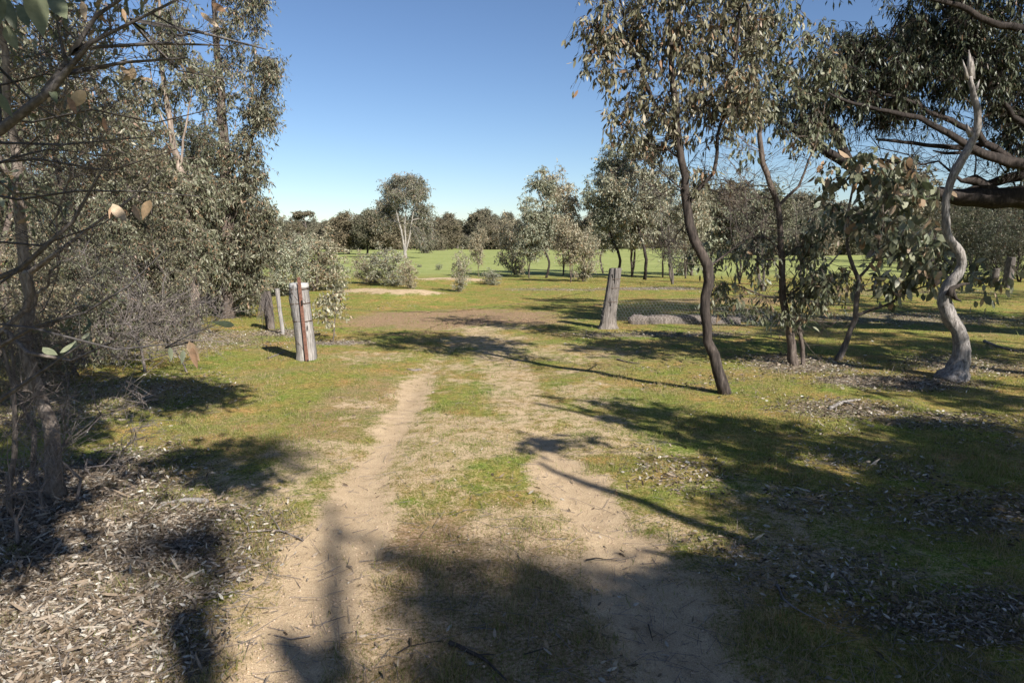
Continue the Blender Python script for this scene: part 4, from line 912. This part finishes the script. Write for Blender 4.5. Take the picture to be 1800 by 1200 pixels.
# thin old posts left of the strainer
gT = G(495, 587); bT = np.array([gT[0], gT[1], gz(gT)]); uT = gT[1]/F
tp_ = empty('thin_post', bT, 'thin pale split post left of the thick wire-banded post', 'fence post')
zt = P(495, 507, gT[1])[2]-bT[2]
post_mesh(bT, [-.05, .2, zt*.6, zt], [.03, .01, -.02, -.045], [.035, .034, .036, .04], [.03]*4, seed=5, sides=10, groove=.12).build('post', M_POST, tp_)
gS = G(474, 578); bS = np.array([gS[0], gS[1], gz(gS)])
tp2 = empty('old_stump_post', bS, 'shaggy dark grey old post draped with netting, leftmost of the posts', 'fence post')
zt2 = P(474, 512, gS[1])[2]-bS[2]
post_mesh(bS, [-.05, .2, zt2*.7, zt2], [.02, .01, 0, -.01], [.085, .085, .08, .06], [.08]*4, seed=6, sides=16, groove=.3).build('post', M_GREYBARK, tp2)
mb = MB(); r3 = np.random.default_rng(8); n = 120
A = np.stack([r3.uniform(-.10, .06, n), r3.uniform(-.12, -.07, n), r3.uniform(zt2*.75, zt2*.98, n)], 1)
B = A+np.stack([A[:, 0]*.8+r3.normal(size=n)*.05, r3.normal(size=n)*.05, -r3.uniform(.15, .6, n)], 1); B[:, 2] = np.maximum(B[:, 2], .02)
segs(mb, A, B, .003, .002); mb.build('netting_drape', M_TWIG, tp2)

# wires
def wire(name, pts, r, mat, label, sag=.0, n=24, kink=.004, barbs=False, loc=None):
    pts = [np.asarray(p, float) for p in pts]; q = []
    for a, b in zip(pts[:-1], pts[1:]):
        for t in np.linspace(0, 1, n, endpoint=False): q.append(a+(b-a)*t-np.array([0, 0, sag*4*t*(1-t)])+rng.normal(size=3)*kink*(t > 0))
    q.append(pts[-1]); q = np.array(q); o = q[0].copy(); mb = MB(); tube(mb, q-o, r, 5)
    if barbs:
        L_ = np.r_[0, np.cumsum(np.linalg.norm(np.diff(q, axis=0), axis=1))]
        for s in np.arange(.15, L_[-1], .16):
            c = np.array([np.interp(s, L_, q[:, k]) for k in range(3)])-o; d = rng.normal(size=(2, 3)); d = unit(d)*.022
            segs(mb, c-d, c+d, r*.8, r*.5)
    ob = mb.build(name, mat); ob.location = o; return tag(ob, label, 'wire')
def onp(b, x, y, z): return b+np.array([x, y, z])
wire('barbed_wire', [onp(bL, .12, -.05, .80), P(720, 548, 10.6), P(867, 540, 11.6), onp(bR, -.10, -.05, .78)], .0028, M_WIRE, 'slack rusty barbed wire strung across the gap, upper strand', .03, barbs=True, kink=.006)
wire('barbed_wire', [onp(bL, .13, -.05, .55), P(700, 590, 9.7), P(783, 565, 10.4), P(835, 562, 11.2), P(960, 558, 12.0), onp(bR, -.12, -.05, .52)], .0028, M_WIRE, 'drooping rusty barbed wire across the gap, lower tangled strand', .04, barbs=True, kink=.02)
wire('fence_wire', [onp(bS, 0, -.06, .75), onp(bT, -.05, -.03, .83), onp(bL, -.16, .0, 1.0)], .003, M_WIRE, 'rusty top wire running from shaggy post to thick left post', .02)
wire('fence_wire', [onp(bS, 0, -.06, .45), onp(bT, -.02, -.03, .50), onp(bL, -.15, .0, .79)], .0022, M_WIRE, 'second wire between the left posts', .03)
wire('fence_wire', [onp(bT, .0, -.03, .35), onp(bL, -.13, .0, .16)], .002, M_GALV, 'sagging loose wire end slanting to the thick left post foot', .05)
wire('fence_wire', [onp(bT, .0, -.03, .45), onp(bL, -.13, .0, .26)], .002, M_GALV, 'slanting loose wire above the lowest one by the left post', .05)
gF = np.array([*P(1480, 560, 12.6)[:2], 0.0]); gF[2] = gz(gF)
wire('fence_wire', [onp(bR, .16, 0, .96), gF+np.array([0, 0, .86])], .0028, M_WIRE, 'top rusty wire running right from the right post', .04, 40)
wire('fence_wire', [onp(bR, .14, 0, .60), gF+np.array([0, 0, .55])], .0025, M_WIRE, 'selvedge wire carrying the netting right of the right post', .03, 40)
# chicken-wire netting
mb = MB(); a0 = onp(bR, -.13, -.14, 0); L_ = gF-a0; ln_ = np.hypot(L_[0], L_[1]); cw, chh = .062, .050
A, B = [], []
for k in range(int(ln_/cw)):
    for j in range(8):
        x = (k+.5*(j % 2))*cw; z = .13+j*chh
        def q(dx, dz):
            t = (x+dx)/ln_; sag = .06*math.sin(t*9)+.03*math.sin(t*23+1); dep = .05*math.sin(t*14+j*.25)
            zz = z+dz+sag; zz = zz*(1 if t > .12 else 1); return a0+L_*t+np.array([0, dep, zz-L_[2]*t*0])
        A += [q(0, 0), q(0, 0), q(0, 0)]; B += [q(0, -chh*.35), q(cw*.5, chh*.62), q(-cw*.5, chh*.62)]
A, B = np.array(A), np.array(B); keep = rng.random(len(A)) < .96; segs(mb, A[keep]-a0, B[keep]-a0, .0010, .0010)
net = mb.build('wire_netting', M_GALV); net.location = a0; tag(net, 'sagging chicken-wire netting stretched right from the right post', 'netting')

# fallen log, darker bark colour stands in for its shadow side
gA = G(1104, 574); YL = gA[1]+.15; mb = MB()
lg = np.array([P(1104, 571, YL), P(1130, 572, YL), P(1170, 573, YL+.05), P(1215, 571, YL+.1), P(1260, 572, YL+.15), P(1300, 574, YL+.2)]); lg[:, 2] = [gz(p)+.045 for p in lg]
lb = lg[0].copy(); qs = np.array([[np.interp(t, np.arange(6), lg[:, k]) for k in range(3)] for t in np.linspace(0, 5, 26)])-lb
tube(mb, qs, np.interp(np.linspace(0, 5, 26), [0, .3, 1, 3, 5], [.06, .11, .105, .095, .07])*(1+.12*(rng.random(26)-.5)), 14, .35)
lgo = mb.build('fallen_log', M_GREYBARK); lgo.location = lb; tag(lgo, 'grey weathered log lying in grass right of the right post', 'log')
# small grey posts in the wood on the right
for px, py, top, lab in [(1770,505,452,'small grey post at the far right below the long limb'),(1745,502,472,'short pale stump post left of the small grey post')]:
    g = G(px, py); b = np.array([g[0], g[1], gz(g)]); e = empty('grey_post', b, lab, 'fence post'); zt = P(px, top, g[1])[2]-b[2]
    post_mesh(b, [-.05, 0, zt*.5, zt], [0, 0, .02, .05], [.18, .16, .14, .12], [.15]*4, seed=int(px), sides=12, groove=.15).build('post', M_GREYBARK, e)

# ------------------------------------------------------------------ sticks on the ground
def stick(pts, rpx, lab, mat=M_TWIG, side=(), lift=.012, cat='stick', name='fallen_stick'):
    w = np.array([G(*p) for p in pts]); w[:, 2] = [gz(p)+lift for p in w]; o = w[0].copy(); sk = Skel(); Yc = w[:, 1].mean()
    r = np.linspace(rpx, rpx*.35, len(w))*Yc/F
    sk.path(w-o, r, step=.04, wob=.003)
    for s in side:
        ws = np.array([G(*p) for p in s]); ws[:, 2] = [gz(p)+lift+.012 for p in ws]; sk.path(ws-o, np.linspace(rpx*.6, rpx*.2, len(ws))*Yc/F, step=.04, wob=.003)
    mb = MB(); sk.mesh(mb, .3); ob = mb.build(name, mat); ob.location = o; return tag(ob, lab, cat, None)
stick([(365,886),(330,884),(300,888),(275,900)], 6, 'pale curl of fallen bark beside the left leaf litter', M_SNAG)
stick([(533,948),(490,935),(440,938),(390,942)], 2.6, 'pale forked stick on the grass left of the left wheel track', M_TWIG, [[(492,936),(478,915),(470,900)],[(440,938),(415,910),(372,900)]])
stick([(432,1000),(400,1002),(372,1012)], 3, 'short pale stick lying at the edge of the litter and grass')
stick([(545,1112),(515,1116),(482,1112)], 2.6, 'small pale stick lying on the sandy left wheel track')
stick([(60,1090),(100,1130),(125,1200)], 4, 'long grey stick in the near left leaf litter', M_GREYBARK)
stick([(0,1170),(40,1140),(90,1110),(180,1095)], 5, 'dark fallen branch at the bottom left corner', M_GREYBARK)
stick([(1365,1030),(1380,1060),(1410,1080),(1450,1100)], 3, 'curved pale stick in the shade right of the track')
stick([(790,1133),(840,1155),(890,1198)], 5, 'dark broken branch on the track at the bottom centre', M_DARKBARK, [[(845,1157),(870,1160)]])
stick([(1030,985),(1055,980),(1085,980)], 2, 'thin dark stick across the right wheel track', M_DARKBARK)
stick([(1140,1090),(1148,1120)], 2, 'short dark twig on the shaded end of the right wheel track', M_DARKBARK)
stick([(1457,722),(1480,712),(1512,705)], 4.5, 'pale stick in the litter right of the S-curved trunk', M_SNAG, [[(1480,712),(1500,716)]])
stick([(470,632),(485,625),(500,618)], 2, 'small pale stick on the grass left of the left post')
stick([(1085,632),(1105,637),(1125,641)], 2, 'thin grey stick on the grass between track and right trees', M_GREYBARK)
stick([(700,1150),(730,1135),(780,1130)], 2, 'thin dark twig on the soil left of the broken branch', M_DARKBARK)
stick([(920,1155),(960,1140),(985,1135)], 1.6, 'thin curved twig right of the broken branch', M_DARKBARK)
stick([(1730,600),(1760,612),(1790,618)], 3, 'pale stick in the grass right of the white snag', M_TWIG)
stick([(740,645),(725,648),(715,647)], 2, 'tiny pale stick at the head of the left wheel track')

# ------------------------------------------------------------------ leaf litter, grass, gravel
def sample(n, fn, x0, x1, y0, y1, near=1.6):
    """random ground points, denser near the camera, kept with probability fn"""
    out = []; tot = 0
    while tot < n:
        u = rng.random(n*2); y = (y0**(1-near)+u*(y1**(1-near)-y0**(1-near)))**(1/(1-near)); x = (rng.random(n*2)*2-1)*.82*y+0
        ok = (x > x0) & (x < x1); x, y = x[ok], y[ok]; k = rng.random(len(x)) < fn(x, y); out.append(np.stack([x[k], y[k]], 1)); tot += k.sum()
        if len(out) > 60: break
    return np.vstack(out)[:n]
p = sample(110000, lambda x, y: masks(x, y)[2]**1.6, -12, 16, 1.9, 26, 1.3)
z = H(p[:, 0], p[:, 1]); pos = np.stack([p[:, 0], p[:, 1], z+rng.random(len(p))*.02+.002], 1)
ax = rng.normal(size=pos.shape); ax[:, 2] *= .28; ax[:, 2] += .05
mb = MB(); leaves(mb, pos, ax, (.009+.031*rng.random(len(p))**2)*(1+.03*p[:, 1]), .34, True, rng.random(len(p))**1.2, curl=.35)
p = sample(9000, lambda x, y: masks(x, y)[2]**2, -12, 16, 1.9, 20, 1.3); pos = np.stack([p[:, 0], p[:, 1], H(p[:, 0], p[:, 1])+.006+.02*rng.random(len(p))], 1)
ax = rng.normal(size=pos.shape); ax[:, 2] *= .16; leaves(mb, pos, ax, .03+.08*rng.random(len(p))**2, .13, True, rng.random(len(p))*.9, curl=.5)
# stray leaves everywhere
p = sample(1700, lambda x, y: np.full(len(x), .9), -8, 8, 2, 18, 1.4); pos = np.stack([p[:, 0], p[:, 1], H(p[:, 0], p[:, 1])+.008], 1)
ax = rng.normal(size=pos.shape); ax[:, 2] *= .3; ax[:, 2] += .1; leaves(mb, pos, ax, .02+.034*rng.random(len(p))**2, .32, True, .1+.85*rng.random(len(p)), curl=.35)
tag(mb.build('leaf_litter', M_LIT, None, True), 'dry fallen gum leaves scattered over the ground', 'leaf litter', None, 'stuff')
# fine twig litter
p = sample(11000, lambda x, y: .08+masks(x, y)[2], -10, 12, 1.9, 22, 1.4); a = np.stack([p[:, 0], p[:, 1], H(p[:, 0], p[:, 1])+.008], 1)
d = rng.normal(size=a.shape); d[:, 2] *= .12; d = unit(d)*(.04+.16*rng.random((len(a), 1))**2); mb = MB(); segs(mb, a, a+d+[0, 0, .006], .0016, .001)
tag(mb.build('twig_litter', M_TWIG, None, True), 'fine broken twigs strewn over the ground', 'twig litter', None, 'stuff')

def gd(x, y):
    s, r, l, f = masks(x, y); return np.clip((1-1.15*s)*(1-.5*l)*(1-.35*r), .015, 1)*(.25+.95*sstep(.35, .6, fbm(x, y, 3.0, 91)))
p = sample(380000, gd, -14, 16, 1.9, 32, 1.75)
d = np.hypot(p[:, 0], p[:, 1]); n = len(p); pz = H(p[:, 0], p[:, 1])
tuft = fbm(p[:, 0], p[:, 1], 4.5, 17)
h = (.008+.018*rng.random(n)**1.5)*(.6+1.5*sstep(.5, .78, tuft)+1.6*(rng.random(n) < .03))*(1+d*.02); w = .0010*(1+d*.26)
lean = rng.normal(size=(n, 2))*.45; ang = rng.random(n)*6.28
V = np.zeros((n, 3, 3)); c, s_ = np.cos(ang)*w, np.sin(ang)*w
V[:, 0] = np.stack([p[:, 0]-c, p[:, 1]-s_, pz-.003], 1); V[:, 1] = np.stack([p[:, 0]+c, p[:, 1]+s_, pz-.003], 1)
V[:, 2] = np.stack([p[:, 0]+lean[:, 0]*h, p[:, 1]+lean[:, 1]*h, pz+h], 1)
dry = np.clip(rng.random(n)*.9+.1*rng.random(n)-.35*sstep(.5, .3, fbm(p[:, 0], p[:, 1], 1.0, 55)), 0, 1)
mb = MB(); mb.add(V.reshape(-1, 3), None, np.arange(n*3).reshape(-1, 3), np.repeat(dry, 3))
tag(mb.build('grass', M_GRASS, None, False), 'short sparse green grass over the ground', 'grass', None, 'stuff')
# gravel on the bare track
p = sample(9000, lambda x, y: masks(x, y)[0]**1.5, -3, 3, 2.2, 10, 1.8); n = len(p); r = .0022+.006*rng.random(n)**4
pos = np.stack([p[:, 0], p[:, 1], H(p[:, 0], p[:, 1])+r*.3], 1); O = np.array([[1, 0, 0], [-1, 0, 0], [0, 1, 0], [0, -1, 0], [0, 0, .7], [0, 0, -.7]])
V = pos[:, None]+O[None]*r[:, None, None]*(.6+.8*rng.random((n, 6, 1))); T = np.array([[0, 2, 4], [2, 1, 4], [1, 3, 4], [3, 0, 4], [2, 0, 5], [1, 2, 5], [3, 1, 5], [0, 3, 5]])
mb = MB(); mb.add(V.reshape(-1, 3), None, (T[None]+(np.arange(n)*6)[:, None, None]).reshape(-1, 3)); tag(mb.build('gravel', M_STONE, None, True), 'small stones scattered on the sandy track', 'gravel', None, 'stuff')
